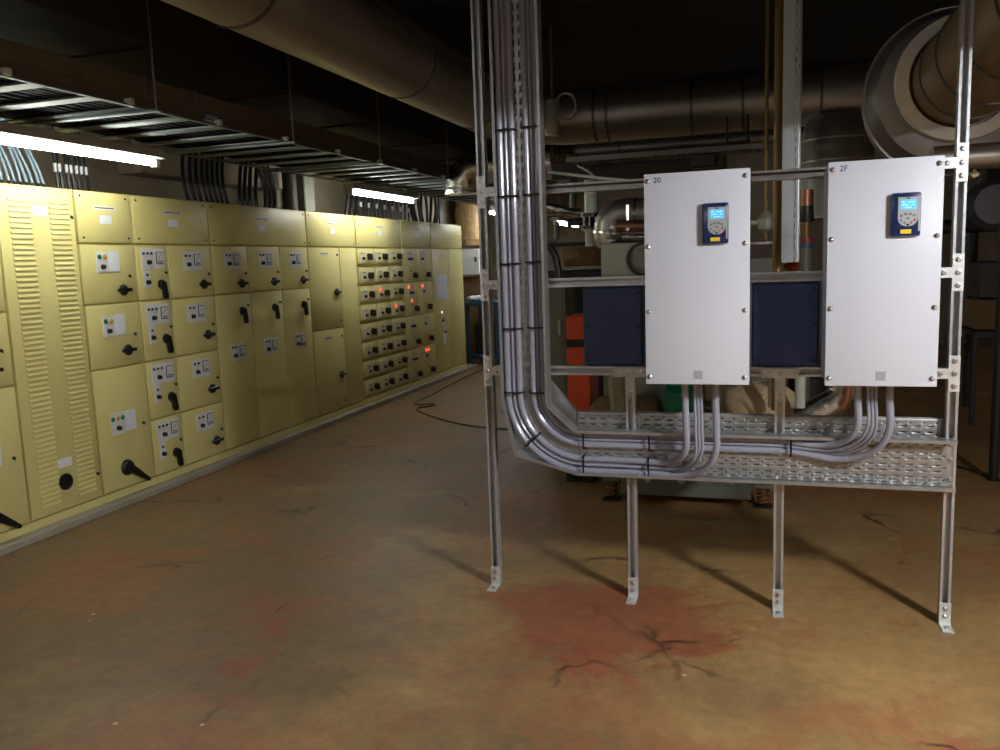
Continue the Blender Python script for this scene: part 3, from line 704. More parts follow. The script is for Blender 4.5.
drive('right white drive enclosure with navy keypad, beside the tall bright right post', .226, .612, 1.041, 1.874, .488, '2F')

def board(label, x0, x1):
    t = thing('navy_enclosure', label, 'enclosure', ((x0+x1)/2, YP+.09, 1.078), 'navy enclosures between the rails')
    MB().box(x0, x1, YP+.03, YP+.20, 1.072, 1.427, .004).build('body', 'navy', t)
    c = MB().box(x0+.006, x1-.006, YP+.022, YP+.03, 1.080, 1.420, .002).build('cover', 'navy', t)
    for x in (x0+.022, x1-.022):
        for z in (1.10, 1.25, 1.40): inst('screw', FT['screw'], c, (x, YP+.022, z)).rotation_euler = (0, 0, -math.pi/2)
board('navy blue enclosure left of the left white drive enclosure', -.775, -.508)
board('navy blue enclosure in the gap between the two white drive enclosures', -.045, .223)
board('navy blue enclosure showing as a sliver right of the right white enclosure', .50, .672)

# ------------------------------------------------------------------ grey supply cables
CX, CZ = -.77, .95
def gcable(label, grp, r, xv, xbox, zturn, yv=None, yb=3.50, rb=.16):
    R = CX-xv; zh = CZ-R; y = FB_-.003-r if yv is None else yv
    pts = [(xv, y, 3.43), (xv, y, 2.2), (xv, y, 1.4), (xv, y, CZ)]
    pts += arc((CX, y, CZ), (-1, 0, 0), (0, 0, -1), R, 0, math.pi/2, 14)[1:]
    zl = zh if zturn is None else zturn
    xe = xbox-rb; xs = xe-.22
    n = max(2, int((xs-CX)/.2)); pts += [(CX+(xs-CX)*i/n, y, zh) for i in range(1, n+1)]
    pts += bez((xs, y, zh), (xs+.09, y, zh), (xe-.07, y-.01, zl), (xe, y-.02, zl), 8)[1:]
    pts += bez((xe, y-.02, zl), (xe+rb*.55, y-.045, zl), (xbox+.004, yb, zl+rb*.4), (xbox, yb, zl+rb), 12)[1:]
    pts += bez((xbox, yb, zl+rb), (xbox-.002, yb, zl+rb+.06), (xbox-.006, yb, .95), (xbox-.006, yb, 1.046), 5)[1:]
    t = MB().tube(pts, r, 10).build('grey_cable', 'cable')
    tag(t, label, 'cable', grp)
gA = 'grey supply cables of the left enclosure'; gB = 'grey supply cables of the right enclosure'
T1 = .0145
gcable('thick grey cable along the tray bottom, entering the left enclosure on its right', gA, T1, -1.124, -.180, None, rb=.19)
gcable('thick grey cable topping the lower bundle, entering the left enclosure on its left', gA, T1, -1.068, -.303, None, rb=.13)
for k in range(3):
    gcable('thin grey cable between the two thick ones that enter the left enclosure', gA, .0065, (-1.1025, -1.0895, -1.096)[k], -.238-.013*k, None, yv=(None, None, 3.636)[k], rb=.155-.01*k)
gcable('thick grey cable low in the upper bundle, entering the right enclosure at right', gB, T1, -1.002, .478, .695, rb=.19)
gcable('thick grey cable topping the upper bundle, entering the right enclosure on its left', gB, T1, -.953, .362, .752, rb=.14)
for k in range(3):
    gcable('thin grey cable between the two thick ones that enter the right enclosure', gB, .0065, (-.9835, -.9715, -.9775)[k], .428-.014*k, .715+.008*k, yv=(None, None, 3.636)[k], rb=.165)

def tie(c, u, half, label, y0=3.603):
    """nylon strap round a bundle, in the plane (u, Y)"""
    c, u = V(c), V(u); pts = []
    for a, yy in ((-half, FB_-.002), (-half, y0+.012), (-half+.012, y0), (half-.012, y0), (half, y0+.012), (half, FB_-.002)):
        pts.append(V((c.x, yy, c.z))+u*a)
    q = smooth(pts, 1); w = V((0, 1, 0)).cross(u).normalized(); b = MB()
    b.tube([p+w*.0018 for p in q], .0022, 6); b.tube([p-w*.0018 for p in q], .0022, 6)
    b.box(c.x+u.x*half*.3-.005, c.x+u.x*half*.3+.005, y0-.006, y0+.002, c.z+u.z*half*.3-.005, c.z+u.z*half*.3+.005, .001)
    tag(b.build('cable_tie', 'tie', loc=(c.x, FB_-.01, c.z)), label, 'cable tie', 'black cable ties on the grey bundles')
names = ['topmost', 'second from the top', 'third from the top', 'fourth from the top', 'lowest']
for (xc, hv, side, ys) in ((-1.096, .046, 'left', (129, 196, 264, 329, 393)), (-.978, .042, 'right', (126, 194, 262, 328, 393))):
    for n_, y in enumerate(ys):
        z = at(510 if side == 'left' else 535, y, 3.60).z
        tie((xc, 0, z), (1, 0, 0), hv, 'black cable tie on the %s vertical grey bundle, %s of five' % (side, names[n_]))
for px, zc, lab in ((583, .623, 'black cable tie on the lower bundle just right of the bend'), (648, .623, 'black cable tie on the lower bundle before it lifts to the left enclosure')):
    x = at(px, 465, 3.60).x; tie((x, 0, zc), (0, 0, 1), .045, lab)
for px, zc, lab in ((583, .744, 'black cable tie on the upper bundle just right of the bend'), (649, .744, 'black cable tie on the upper bundle left of the left enclosure cables'), (791, .744, 'black cable tie on the upper bundle beside the third post')):
    x = at(px, 445, 3.60).x; tie((x, 0, zc), (0, 0, 1), .045, lab)
a = math.radians(42); Rm = .326
tie((CX-Rm*math.cos(a), 0, CZ-Rm*math.sin(a)), (math.cos(a), 0, math.sin(a)), .046, 'black cable tie set diagonally on the outer bundle in the bend')

# ------------------------------------------------------------------ overhead pipes and ducts at the back
def pipe(name, label, cat, pts, r, m_, seams=(), n=24, group=None, seam='seam', sr=1.025, sl=.012):
    t = thing(name, label, cat, pts[0], group)
    MB().tube(pts, r, n).build('cladding', m_, t)
    for p, d in seams:
        p, d = V(p), V(d).normalized()
        MB().lathe(p-d*sl, d, [(0, r*sr), (2*sl, r*sr)], n).build('seam_band', seam, t)
    return t
DZ, DX, DY = 2.885, -2.27, 8.0
lp = [(DX, -1.5, DZ), (DX, 2, DZ), (DX, 5, DZ), (DX, 7.3, DZ)]+arc((DX+.7, 7.3, DZ), (-1, 0, 0), (0, 1, 0), .7, 0, math.pi/2, 10)[1:]+[(-.5, 8, DZ), (.6, 8, DZ), (1.15, 8, DZ)]
pipe('round_duct', 'big clad round duct coming along the ceiling and turning right behind the frame', 'air duct', lp, .24, 'clad',
     [((DX, y, DZ), (0, 1, 0)) for y in (3.4, 5.2, 6.6, 7.3)]+[((x, 8, DZ), (1, 0, 0)) for x in (-1.5, -1.38, -.62, -.18, .46)], 32)
b = MB(); b.tube([at(566+10*math.cos(a), 106+13*math.sin(a), 6.9) for a in [2*math.pi*i/22 for i in range(22)]], .012, 6, True)
tag(b.build('cable_loop', 'clad'), 'thin wire loop hanging in front of the round duct elbow', 'cable')
p0 = at(552, 100, 6.9); p1 = at(552, 136, 6.9)
t = thing('wrapped_fitting', 'pale wrapped pipe fitting hanging by the round duct elbow', 'pipe fitting', p1)
MB().lathe(p1, p0-p1, [(0, .05), (.02, .062), ((p0-p1).length-.02, .062), ((p0-p1).length, .05)], 16).build('wrapping', 'machine_light', t)
MB().cyl(p0, (p0.x, p0.y, ZC), .012, 8).build('hanger_rod', 'dull_zinc', t)
a0 = at(576, 153, 7.3); a1 = at(900, 130, 7.3)
pipe('pipe', 'thin dark clad pipe running level beneath the big round duct', 'pipe', [(a0.x, 7.3, 2.485), (.12, 7.3, 2.485)], .055, 'clad_dark', [((at(620, 150, 7.3).x, 7.3, 2.485), (1, 0, 0)), ((a0.x+.01, 7.3, 2.485), (1, 0, 0))], 20)
# small ladder tray and brown flat duct
z = at(660, 153, 6.6).z
t = thing('cable_tray', 'narrow ribbed cable tray under the thin clad pipe behind the left enclosure', 'cable tray', (-.5, 6.7, z))
MB().box(-1.5, .02, 6.60, 6.602, z-.02, z+.02).build('side_rail', 'dull_zinc', t); MB().box(-1.5, .02, 6.85, 6.852, z-.02, z+.02).build('side_rail', 'dull_zinc', t)
b = MB()
for k in range(30): b.box(-1.5+.05*k, -1.48+.05*k, 6.602, 6.85, z-.016, z-.010)
b.build('rung_floor', 'dull_zinc', t)
zt, zb = at(600, 159, 7.0).z, at(600, 177, 7.0).z
tag(MB().box(-1.72, -.30, 7.0, 7.5, zb, zt, .006).build('flat_duct', 'duct_dark'), 'flat brown grey rectangular duct above the top rail left of the left enclosure', 'air duct')
q = at(704, 161, 6.5)
tag(MB().box(q.x-.09, q.x+.09, 6.45, 6.6, q.z-.05, q.z+.05, .01).build('black_box', 'black'), 'black box just above the left white enclosure', 'junction box')  # plain black box, no fittings
q = at(737, 140, 7.1); t = thing('pipe_clamp', 'dark pipe hanger clamp under the round duct above the left enclosure', 'clamp', (q.x, 7.2, q.z))
MB().box(q.x-.10, q.x+.10, 7.16, 7.2, q.z-.03, q.z+.0, .003).build('bar', 'dark_steel', t)
for s in (-.08, .08): MB().cyl((q.x+s, 7.18, q.z-.1), (q.x+s, 7.18, 2.66), .01, 8).build('rod', 'dark_steel', t)
pipe('pipe', 'slim pale conduit crossing behind the left enclosure top', 'pipe', [at(548, 172, 6.2), at(600, 178, 6.2), at(640, 182, 6.2)], .012, 'white_pipe', (), 10)
pipe('pipe', 'shiny short pipe slanting above the top rail right of the vertical tray', 'pipe', [at(578, 165, 6.8), at(588, 170, 6.8), at(600, 180, 6.8)], .02, 'foil', (), 10)
# silver foil pipe end left of the frame
c = at(466, 170, 8.2)
t = thing('foil_pipe', 'shiny silver foil pipe bend showing just left of the left post', 'pipe', c)
MB().tube(arc((c.x+.15, 8.2, c.z-.18), (-1, 0, 0), (0, 0, 1), .20, 0, math.pi*.5, 8)+[V((c.x+.9, 8.25, c.z+.02))], .17, 20).build('cladding', 'foil', t)
MB().lathe((c.x-.05, 8.2, c.z-.24), (0, 0, 1), [(0, .18), (.04, .18)], 20).build('collar', 'foil', t)
# vertical column + pipe between the enclosures
pt = at(783, 92, 5.0).x; pb = at(800, 92, 5.0).x
t = thing('steel_column', 'pale galvanised hanging column with a perforated edge between the white enclosures', 'column', ((pt+pb)/2, 5, 0))
MB().box(pt, pb-.025, 5.0, 5.05, 1.495, ZC, .002).build('web', 'pale_steel', t)
solid(MB().perf((pb-.024, 5.0, 1.495), (0, 0, 1), (1, 0, 0), 1.94, .028, .06, .016, .004).build('perforated_flange', 'galv', t))
MB().box(pb+.005, pb+.008, 5.0, 5.045, 1.495, ZC).build('return_lip', 'galv', t)
xo = at(778, 180, 5.15).x
pipe('pipe', 'ochre painted vertical pipe on the left of the pale column', 'pipe', [(xo, 5.15, .62), (xo, 5.15, 3.44)], .026, 'brass', (), 16)
xo = at(766, 200, 6.0).x; z0 = at(766, 240, 6.0).z
t = pipe('pipe', 'slim ochre vertical pipe with a pale valve close to the left enclosure', 'pipe', [(xo, 6.0, z0), (xo, 6.0, 3.3)], .013, 'brass', (), 14)
MB().lathe((xo, 6, at(766, 232, 6).z), (0, 0, 1), [(0, .03), (.02, .05), (.07, .055), (.10, .05), (.14, .02)], 16).build('valve_body', 'machine_light', t)
MB().cyl((xo-.14, 6, at(766, 222, 6).z), (xo+.10, 6, at(766, 222, 6).z), .014, 10).build('valve_stem', 'white_pipe', t)
z = at(760, 243, 6.2).z
tag(MB().box(at(745, 240, 6.2).x, at(776, 240, 6.2).x, 6.2, 6.5, z-.012, z+.012, .003).build('shelf_plate', 'foil'), 'bright flat steel ledge right of the left enclosure', 'ledge')
z = at(760, 258, 6.4).z
tag(MB().box(at(735, 240, 6.4).x, at(774, 240, 6.4).x, 6.4, 6.9, 0, z, .004).build('machine_cover', 'machine_grey'), 'dark grey machine cover below the bright steel ledge', 'machine')
# copper stub, valve with red and blue rings right of the column
xo = at(806, 200, 6.3).x
t = thing('strainer_valve', 'vertical valve with red and blue rings right of the pale column', 'valve', (xo, 6.3, 1.4))
zz = lambda py: at(806, py, 6.3).z
MB().lathe((xo, 6.3, zz(206)), (0, 0, 1), [(0, .05), (zz(190)-zz(206), .05)], 16).build('copper_stub', 'copper', t)
MB().lathe((xo, 6.3, zz(222)), (0, 0, 1), [(0, .052), (.02, .056), (zz(206)-zz(222), .05)], 16).build('black_body', 'black', t)
MB().lathe((xo, 6.3, zz(237)), (0, 0, 1), [(0, .034), (zz(222)-zz(237), .034)], 14).build('lower_pipe', 'brass', t)
MB().lathe((xo, 6.3, zz(243)), (0, 0, 1), [(0, .06), (.04, .06)], 18).build('red_ring', 'red', t)
MB().lathe((xo, 6.3, zz(248)), (0, 0, 1), [(0, .055), (.035, .055)], 18).build('blue_ring', 'blue', t)
MB().lathe((xo, 6.3, 0), (0, 0, 1), [(0, .045), (zz(248), .045)], 14).build('riser', 'machine_grey', t)
q = at(793, 267, 6.6)
t = thing('hydrant_valve', 'standing valve with an orange top in the gap between the white enclosures', 'valve', (q.x, 6.6, 0))
MB().lathe((q.x, 6.6, q.z-.02), (0, 0, 1), [(0, .05), (.03, .07), (.05, .05), (.06, .02)], 18).build('cap', 'orange', t)
MB().lathe((q.x, 6.6, 0), (0, 0, 1), [(0, .09), (.02, .09), (.022, .03), (q.z-.02, .03)], 14).build('stem', 'machine_grey', t)
# vertical branch below the round duct
bx = at(837, 150, 7.95).x
z1 = at(837, 124, 7.95).z; z0 = at(837, 172, 7.95).z
t = thing('branch_duct', 'dark round branch duct dropping behind the right enclosure from the big duct', 'air duct', (bx, 7.95, z0-.3))
MB().lathe((bx, 7.95, z0-.4), (0, 0, 1), [(0, .30), (z1-z0+.3, .30), (z1-z0+.40, .27), (z1-z0+.48, .2)], 32).build('cladding', 'clad_dark', t)
for z in (z0+.08, z0+.26): MB().lathe((bx, 7.95, z), (0, 0, 1), [(0, .305), (.012, .305)], 32).build('seam_band', 'clad', t)
for s in (-.36, .34): MB().lathe((bx+s, 7.8, z1-.1), (0, 0, 1), [(0, .03), (.05, .05), (.12, .02)], 10).build('hanger_lug', 'foil', t)
# big flanged pipe at the upper right
c = at(963, 77, 6.0); RX, RZ = c.x, c.z
t = thing('flanged_duct', 'huge clad duct with a broad cream ring at the upper right', 'air duct', (RX, 6, RZ))
MB().lathe((RX, -2.19, RZ), (0, 1, 0), [(0, .27), (8.24, .29)], 36).build('front_pipe', 'clad_brown', t)
for y in (-.6, .6, 1.8, 3.0, 4.0, 4.6, 5.2, 5.7): MB().lathe((RX, y, RZ), (0, 1, 0), [(0, .297), (.02, .297)], 36).build('seam_band', 'seam', t)
b = MB(); b.lathe((RX, 5.98, RZ), (0, 1, 0), [(0, .31), (.0, .385), (.05, .39), (.06, .31)], 40, False, False); b.build('ring_flange', 'ring', t)
MB().lathe((RX-.02, 6.06, RZ-.05), (0, 1, 0), [(0, .38), (.02, .46), (.10, .51), (.25, .53), (.5, .50), (.7, .38), (.8, .15)], 40).build('rear_body', 'clad_dark', t)
for y in (6.22,): MB().lathe((RX-.02, y, RZ-.05), (0, 1, 0), [(0, .533), (.015, .535)], 40).build('seam_band', 'clad', t)
z = at(985, 156, 5.6).z
pipe('pipe', 'clad pipe with a bright highlight leaving right beside the right post', 'pipe', [(.95, 5.6, z), (3.9, 5.6, z)], .075, 'clad', [((1.35, 5.6, z), (1, 0, 0))], 22)
q = at(992, 205, 6.0)
t = thing('gate_valve', 'dark round gate valve at the right edge by the right post', 'valve', (q.x, 6, q.z))
MB().lathe((q.x, 5.9, q.z), (0, 1, 0), [(0, .12), (.04, .16), (.1, .16), (.14, .13), (.4, .13)], 24).build('flange', 'trunk_dark', t)
MB().cyl((q.x, 6.1, q.z), (q.x, 6.1, q.z+.35), .06, 14).build('bonnet', 'dark_steel', t)
MB().lathe((q.x+.1, 6.1, 0), (0, 0, 1), [(0, .03), (q.z-.1, .03)], 16).build('lower_pipe', 'dark_steel', t)
q = at(972, 176, 5.2)
tag(MB().lathe(q, (0, -1, .3), [(0, .02), (.03, .03), (.05, .028), (.06, .012)], 12).build('bleed_valve', 'foil'), 'small shiny bleed valve right of the right post top bracket', 'valve')
xo = at(971, 290, 9.0).x
pipe('pipe', 'black vertical pipe directly behind the right post', 'pipe', [(xo, 9.0, .0), (xo, 9.0, at(971, 188, 9.0).z)], .045, 'dark_steel', (), 14)
z = at(985, 225, 6.6).z
pipe('pipe', 'dark level pipe below the gate valve at the right edge', 'pipe', [(1.2, 6.6, z), (4, 6.6, z)], .05, 'dark_steel', (), 16)
c0 = at(977, 300, 8.0)
t = thing('crate', 'brown crate stacked on a dark shelf at the far right', 'crate', (c0.x+.25, 8.2, 0))
MB().box(c0.x, c0.x+.55, 8.0, 8.5, at(980, 330, 8).z, at(980, 300, 8).z, .01).build('lower_box', 'cardboard', t)
MB().box(c0.x+.02, c0.x+.5, 8.05, 8.45, at(980, 299, 8).z, at(980, 262, 8).z, .01).build('upper_box', 'dark_steel', t)
MB().box(c0.x-.02, c0.x+.9, 7.98, 8.55, at(980, 336, 8).z, at(980, 331, 8).z, .004).build('shelf', 'dark_steel', t)
for s in (0, .86): MB().box(c0.x-.02+s, c0.x+.02+s, 8.0, 8.04, 0, at(980, 331, 8).z, .003).build('leg', 'dark_steel', t)
z = at(985, 349, 8.3).z
pipe('pipe', 'low pale grey pipe crossing the far right floor', 'pipe', [(1.1, 9.0, max(.06, z)), (4.4, 9.0, max(.06, z))], .035, 'machine_grey', (), 12)

# ------------------------------------------------------------------ valves and plant behind the frame's left bay
YM = 7.0
xo = at(591, 220, YM).x; z = lambda py, px=591, Y=YM: at(px, py, Y).z
t = thing('valve_pipe', 'white vertical pipe with a black flanged valve right of the vertical tray', 'pipe', (xo, YM, z(246)))
MB().cyl((xo, YM, z(246)), (xo, YM, z(228)), .052, 20).build('lower_pipe', 'white_pipe', t)
MB().cyl((xo, YM, z(214)), (xo, YM, z(180)), .052, 20).build('upper_pipe', 'white_pipe', t)
for a_, b_ in ((229, 226), (217, 213)): MB().lathe((xo, YM, z(a_)), (0, 0, 1), [(0, .082), (z(b_)-z(a_), .082)], 20).build('flange', 'black', t)
MB().lathe((xo, YM, z(227)), (0, 0, 1), [(0, .06), (.04, .075), (z(216)-z(227), .06)], 18).build('valve_body', 'black', t)
b = MB()
for k in range(8):
    a = math.pi/4*k; b.cyl((xo+.07*math.cos(a), YM+.07*math.sin(a), z(231)), (xo+.07*math.cos(a), YM+.07*math.sin(a), z(212)), .008, 6)
b.build('stud_bolts', 'bolt', t)
MB().cyl((xo-.05, YM, z(221)), (xo-.20, YM, z(222)), .03, 12).build('actuator', 'dark_steel', t)
ex = [at(660, 213, 6.9), at(635, 213, 6.9), at(620, 213, 6.9), at(609, 221, 6.9), at(608, 234, 6.9), at(612, 243, 6.9)]
t = thing('insulated_elbow', 'fat silver clad pipe elbow between the white valve pipe and the left enclosure', 'pipe', ex[0])
MB().tube(smooth(ex, 2), .12, 24).build('cladding', 'clad', t)
for a_, b_ in ((ex[1], ex[0]), (ex[4], ex[3])): MB().lathe(a_, b_-a_, [(0, .126), (.02, .126)], 24).build('band', 'foil', t)
t = thing('copper_fitting', 'copper coloured fitting beside the silver elbow at the left enclosure edge', 'pipe fitting', at(630, 226, 6.4))
MB().cyl(at(617, 226, 6.4), at(650, 226, 6.4), .045, 16).build('barrel', 'copper', t)
MB().cyl(at(628, 222, 6.4), at(628, 205, 6.4), .014, 10).build('stem', 'bolt', t)
MB().lathe(at(628, 229, 6.38), (0, -1, 0), [(0, .02), (.04, .016)], 10).build('plug', 'foil', t)
pipe('pipe', 'short bright steel pipe under the copper fitting', 'pipe', [at(622, 237, 6.4), at(660, 237, 6.4)], .026, 'foil', (), 14)
x0, x1 = at(601, 260, 6.2).x, at(690, 260, 6.2).x
t = thing('control_unit', 'light grey machine panel with a round flange behind the left enclosure', 'machine', ((x0+x1)/2, 6.3, 1.2))
MB().box(x0, x1, 6.2, 7.15, 0, at(620, 243, 6.2).z, .006).build('casing', 'machine_light', t)
cc = at(645, 259, 6.2); MB().lathe(cc, (0, -1, 0), [(0, .12), (.03, .12), (.035, .085), (.08, .08), (.09, .05)], 24).build('round_flange', 'machine_grey', t)
MB().lathe(cc+V((0, -.02, 0)), (0, -1, 0), [(0, .128), (.012, .128)], 24).build('gasket', 'black', t)
x0, x1 = at(550, 245, 7.2).x, at(604, 245, 7.2).x
t = thing('equipment_rack', 'dark rack with a brown box under the white valve pipe', 'rack', ((x0+x1)/2, 7.4, 0))
MB().box(x0-.2, x1+.5, 7.15, 7.7, z(245, 580, 7.2), z(242, 580, 7.2), .004).build('top_beam', 'dark_steel', t)
MB().box(at(563, 250, 7.25).x, x1, 7.25, 7.6, z(266, 580, 7.25), z(247, 580, 7.25), .006).build('brown_box', 'cardboard', t)
MB().box(at(563, 250, 7.2).x, x1, 7.2, 7.6, z(269, 580, 7.2), z(266, 580, 7.2), .003).build('shelf', 'machine_light', t)
MB().box(x0-.2, x1+.5, 7.3, 7.8, 0, z(270, 580, 7.2), .006).build('lower_cabinet', 'dark_steel', t)
t = thing('silver_duct', 'bright crumpled silver duct left of the white valve pipe', 'air duct', at(560, 212, 7.6))
MB().tube([at(540, 205, 7.6), at(558, 209, 7.6), at(572, 213, 7.6), at(582, 214, 7.6)], .05, 14).build('cladding', 'foil', t)
MB().tube([at(545, 215, 7.5), at(565, 214, 7.5), at(580, 216, 7.5)], .022, 10).build('lower_tube', 'foil', t)
pipe('pipe', 'pale bent pipe stub below the distant lamp', 'pipe', smooth([at(557, 222, 7.4), at(557, 240, 7.4), at(550, 242, 7.4), at(540, 242, 7.4)], 2), .025, 'machine_grey', (), 12)
pipe('pipe', 'corrugated vertical hose left of the white valve pipe', 'pipe', [at(573, 208, 7.3), at(573, 190, 7.3), at(573, 180, 7.3)], .028, 'machine_grey', (), 12)
pipe('pipe', 'black hose bending down right of the vertical tray', 'pipe', smooth([at(549, 246, 6.8), at(556, 256, 6.8), at(559, 275, 6.8), at(560, 300, 6.8)], 2), .03, 'black', (), 12)

# orange unit, grey cabinet
x0, x1 = at(566, 330, 5.6).x, at(582, 330, 5.6).x
t = thing('orange_unit', 'tall narrow orange unit with a black band left of the left navy enclosure', 'machine', ((x0+x1)/2, 5.7, 0))
z = lambda py: at(574, py, 5.6).z
MB().box(x0, x1+.05, 5.6, 5.9, z(340), z(316), .006).build('upper_section', 'orange', t)
MB().box(x0+.005, x1+.045, 5.61, 5.89, z(347), z(340), .002).build('band', 'black', t)
MB().box(x0, x1+.05, 5.6, 5.9, .12, z(347), .006).build('lower_section', 'orange', t)
MB().box(x0-.02, x1+.07, 5.58, 5.92, 0, .12, .004).build('base', 'dark_steel', t)
x0, x1 = at(540, 330, 6.4).x, at(566, 330, 6.4).x
t = thing('grey_cabinet', 'grey green steel cabinet standing left of the orange unit', 'cabinet', ((x0+x1)/2, 6.5, 0))
MB().box(x0, x1, 6.4, 6.75, 0, at(555, 284, 6.4).z, .006).build('casing', 'machine_grey', t)
MB().box(x0+.02, x1-.02, 6.392, 6.4, .1, at(555, 288, 6.4).z, .003).build('door', 'machine_grey', t)
MB().box(x1-.06, x1-.04, 6.37, 6.392, at(555, 335, 6.4).z, at(555, 320, 6.4).z, .003).build('handle', 'bolt', t)

# ------------------------------------------------------------------ pump skid seen under and between the trays
sk = thing('pump_skid', 'grey steel pump base standing on springs behind the trays', 'pump', (-.48, 5.5, 0))
bx0, bx1 = at(621, 500, 5.15).x, at(751, 500, 5.15).x
MB().box(bx0, bx1, 5.15, 5.22, .055, .22, .006).build('base_beam', 'machine_grey', sk)
MB().box(bx0, bx1, 5.83, 5.90, .055, .22, .006).build('base_beam', 'machine_grey', sk)
MB().box(bx0, bx1, 5.20, 5.85, .16, .22, .004).build('deck', 'machine_grey', sk)
for x in (bx0+.17, bx0+.38, bx1-.12): MB().lathe((x, 5.15, .16), (0, -1, 0), [(0, .022), (.006, .022), (.008, .012), (.02, .012)], 12).build('bolt', 'bolt', sk)
for x in (bx0-.07, bx1+.07):
    for y in (5.22, 5.83):
        f = MB().box(x-.06, x+.06, y-.05, y+.05, .125, .15, .004).build('spring_bracket', 'machine_grey', sk)
        hel = [(x+.032*math.cos(a), y+.032*math.sin(a), .012+.113*a/(2*math.pi*4)) for a in [2*math.pi*4*i/56 for i in range(57)]]
        MB().tube(hel, .008, 6).build('spring', 'spring', f)
        MB().box(x-.055, x+.055, y-.05, y+.05, 0, .012, .002).build('spring_foot', 'dark_steel', f)
gx0, gx1 = at(664, 398, 5.4).x, at(684, 398, 5.4).x
MB().lathe((gx0, 5.52, .60), (1, 0, 0), [(0, .12), (.02, .15), (.22, .15), (.25, .12)], 28).build('motor', 'green', sk)['label'] = 'green pump motor'
b = MB()
for k in range(14):
    a = 2*math.pi*k/14; b.box(gx0+.04, gx0+.21, 5.52+.152*math.cos(a)-.004, 5.52+.152*math.cos(a)+.004, .60+.152*math.sin(a)-.012, .60+.152*math.sin(a)+.012)
b.build('cooling_fins', 'green', sk)
MB().box(gx0+.04, gx0+.22, 5.42, 5.62, .22, .47, .01).build('motor_foot', 'dark_steel', sk)
MB().lathe((gx0+.25, 5.52, .57), (1, 0, 0), [(0, .04), (.04, .04), (.05, .11), (.10, .12), (.13, .08), (.16, .07)], 28).build('pump_casing', 'machine_light', sk)
t = thing('insulated_vessel', 'brown canvas lagged vessel lying behind the rear tray left of the green motor', 'vessel', (-.95, 5.4, .1))
MB().lathe((-1.12, 5.50, .46), (1, 0, 0), [(0, .10), (.05, .16), (.12, .18), (.40, .18), (.46, .15), (.50, .06)], 28).build('lagging', 'tan', t)
for x in (-1.0, -.75): MB().box(x-.03, x+.03, 5.38, 5.62, 0.22, .42, .004).build('saddle', 'dark_steel', t)
sx0 = at(736, 400, 5.5).x
t = thing('lagging_bag', 'crumpled beige lagging bag behind the rear tray left of the third post', 'bag', (sx0+.2, 5.5, .4))
b = MB()
bmesh.ops.create_icosphere(b.bm, subdivisions=4, radius=1)
for v in b.bm.verts:
    n = v.co.copy(); k = 1+.10*math.sin(7*n.x+3*n.z)*math.cos(6*n.y)+.05*math.sin(17*n.x+11*n.y+5*n.z)
    v.co = V((sx0+.12+n.x*.27*k, 5.55+n.y*.2*k, .56+n.z*.17*k))
b.build('canvas', 'beige', t)
MB().box(sx0-.08, sx0+.32, 5.40, 5.70, .22, .42, .01).build('support', 'dark_steel', t)
for k, px in enumerate((771, 800)):
    xx = at(px, 398, 5.25).x
    pipe('pipe', ('slim grey upright pipe left of the third post under the middle rail', 'pale upright pipe right of the third post under the lower rail')[k], 'pipe', [(xx, 5.25, .62), (xx, 5.25, 1.05)], (.018, .03)[k], ('galv', 'white_pipe')[k], (), 12)
xs = [at(620, 365, 5.05), at(616, 378, 5.05), at(617, 394, 5.05), at(619, 412, 5.05), at(619, 440, 5.05)]
pipe('pipe', 'grey flexible hose curving down left of the second post behind the tray', 'pipe', smooth(xs, 2), .05, 'machine_light', (), 14)
q = at(830, 402, 5.4); q2 = at(850, 385, 5.4)
t = thing('foil_elbow', 'silver foil wrapped pipe elbow behind the rear tray under the right enclosure', 'pipe', q)
MB().tube(smooth([at(800, 420, 5.4), at(822, 408, 5.4), at(838, 400, 5.4), at(845, 388, 5.4), at(846, 360, 5.4)], 2), .085, 20).build('cladding', 'foil', t)
MB().tube(smooth([at(842, 408, 5.28), at(847, 398, 5.28), at(848, 388, 5.28), at(848, 360, 5.28)], 2), .022, 12).build('copper_line', 'copper', t)
q = at(808, 395, 6.6)
tag(MB().lathe((q.x, 6.6, 0), (0, 0, 1), [(0, .14), (.62, .14), (.68, .08), (.85, .06)], 20).build('dark_strainer', 'dark_steel'), 'dark strainer pot left of the silver foil elbow', 'strainer')

# ------------------------------------------------------------------ far end of the room
q = at(470, 261, 12.6); hx = .16
t = thing('junction_cabinet', 'small pale grey wall cabinet beyond the last yellow cabinet', 'cabinet', (q.x, 12.7, q.z))
MB().box(at(461, 261, 12.6).x, at(479, 261, 12.6).x, 12.6, 12.9, at(470, 275, 12.6).z, at(470, 249, 12.6).z, .008).build('casing', 'white_plate', t)
MB().box(at(475, 258, 12.6).x, at(476.5, 258, 12.6).x, 12.585, 12.6, at(475, 262, 12.6).z, at(475, 257, 12.6).z, .003).build('latch', 'black', t)
q = at(468, 222, 12.8)
t = thing('foil_pipe', 'crinkled golden foil lagged pipe above the small pale wall cabinet', 'pipe', (q.x, 12.9, q.z))
b = MB(); b.lathe((q.x, 13.0, at(468, 246, 13).z), (0, 0, 1), [(0, .22), (.1, .27), (.3, .25), (.5, .28), (.75, .24), (1.3, .26)], 30); b.build('lagging', 'foil_gold', t)
q = at(470, 288, 12.7)
tag(MB().box(at(461, 288, 12.7).x, at(485, 288, 12.7).x, 12.75, 13.1, 0, at(470, 277, 12.7).z, .01).build('brown_box', 'cardboard'), 'tall brown carton behind the blue bench, below the pale wall cabinet', 'box')
x0, x1 = at(464, 305, 11.9).x, at(497, 305, 11.9).x; zt = at(470, 302, 11.9).z
t = thing('workbench', 'blue steel workbench beyond the last yellow cabinet', 'bench', ((x0+x1)/2, 12.2, 0))
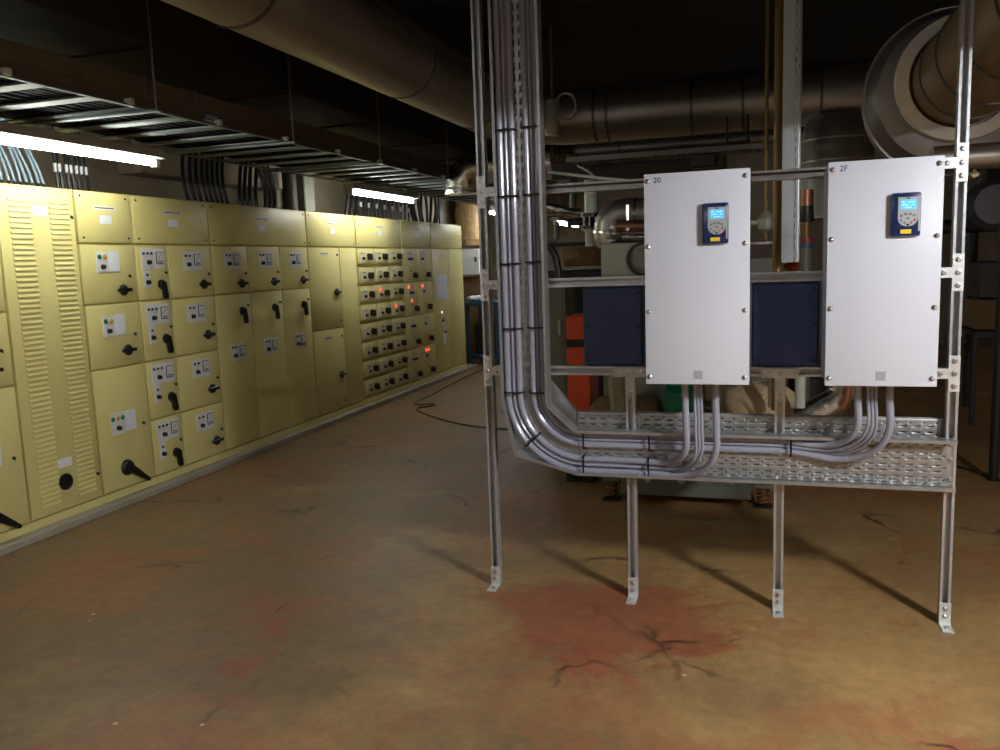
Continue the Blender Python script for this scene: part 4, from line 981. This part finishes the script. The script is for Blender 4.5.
MB().box(x0, x1, 11.9, 12.6, zt-.06, zt, .008).build('top', 'blue', t)
for x in (x0+.03, x1-.03):
    for y in (11.95, 12.55): MB().box(x-.025, x+.025, y-.025, y+.025, 0, zt-.06, .004).build('leg', 'blue', t)
MB().box(x0+.05, x1-.05, 12.0, 12.5, .10, .16, .005).build('lower_shelf', 'blue', t)
MB().box(x0+.08, x1-.08, 12.1, 12.5, .16, .62, .01).build('drawer_unit', 'dark_steel', t)
q = at(477, 297, 12.1)
b = MB(); bmesh.ops.create_icosphere(b.bm, subdivisions=3, radius=1)
for v in b.bm.verts:
    n = v.co.copy(); k = 1+.15*math.sin(9*n.x+4*n.y)*math.cos(7*n.z); v.co = V((q.x+n.x*.16*k, 12.1+n.y*.12*k, zt+.045+n.z*.045*k))
tag(b.build('rag', 'label'), 'crumpled white rag lying on the blue workbench', 'rag')

# ------------------------------------------------------------------ cables on the floor
pts = [(-3.93, 11.6, .008), (-3.89, 10.23, .008), (-3.78, 9.1, .008), (-3.80, 8.65, .008), (-3.72, 8.42, .008), (-3.50, 8.55, .008), (-3.46, 8.40, .008), (-3.66, 8.25, .008), (-3.27, 7.81, .008), (-2.86, 7.48, .008), (-2.56, 7.33, .008), (-2.26, 7.27, .008), (-1.9, 7.2, .008), (-1.6, 6.9, .008)]
tag(MB().tube(smooth(pts, 2), .0065, 7).build('floor_cable', 'cable_dark'), 'black cable looping across the floor beside the yellow cabinets', 'cable')
tag(MB().tube(smooth([(.5, 6.9, .008), (.9, 6.75, .008), (1.31, 6.5, .008), (1.5, 6.07, .008), (1.75, 5.6, .008), (2.2, 5.1, .008)], 2), .009, 7).build('floor_cable', 'cable_dark'), 'black cable lying on the floor right of the right post', 'cable')

# ------------------------------------------------------------------ world and view
w = bpy.data.worlds.new('world'); scn.world = w; w.use_nodes = True
w.node_tree.nodes['Background'].inputs['Color'].default_value = (.5, .5, .55, 1); w.node_tree.nodes['Background'].inputs['Strength'].default_value = .02
vs = scn.view_settings; vs.view_transform = 'Standard'; vs.look = 'None'; vs.gamma = 1; vs.use_curve_mapping = False; vs.exposure = 1.12
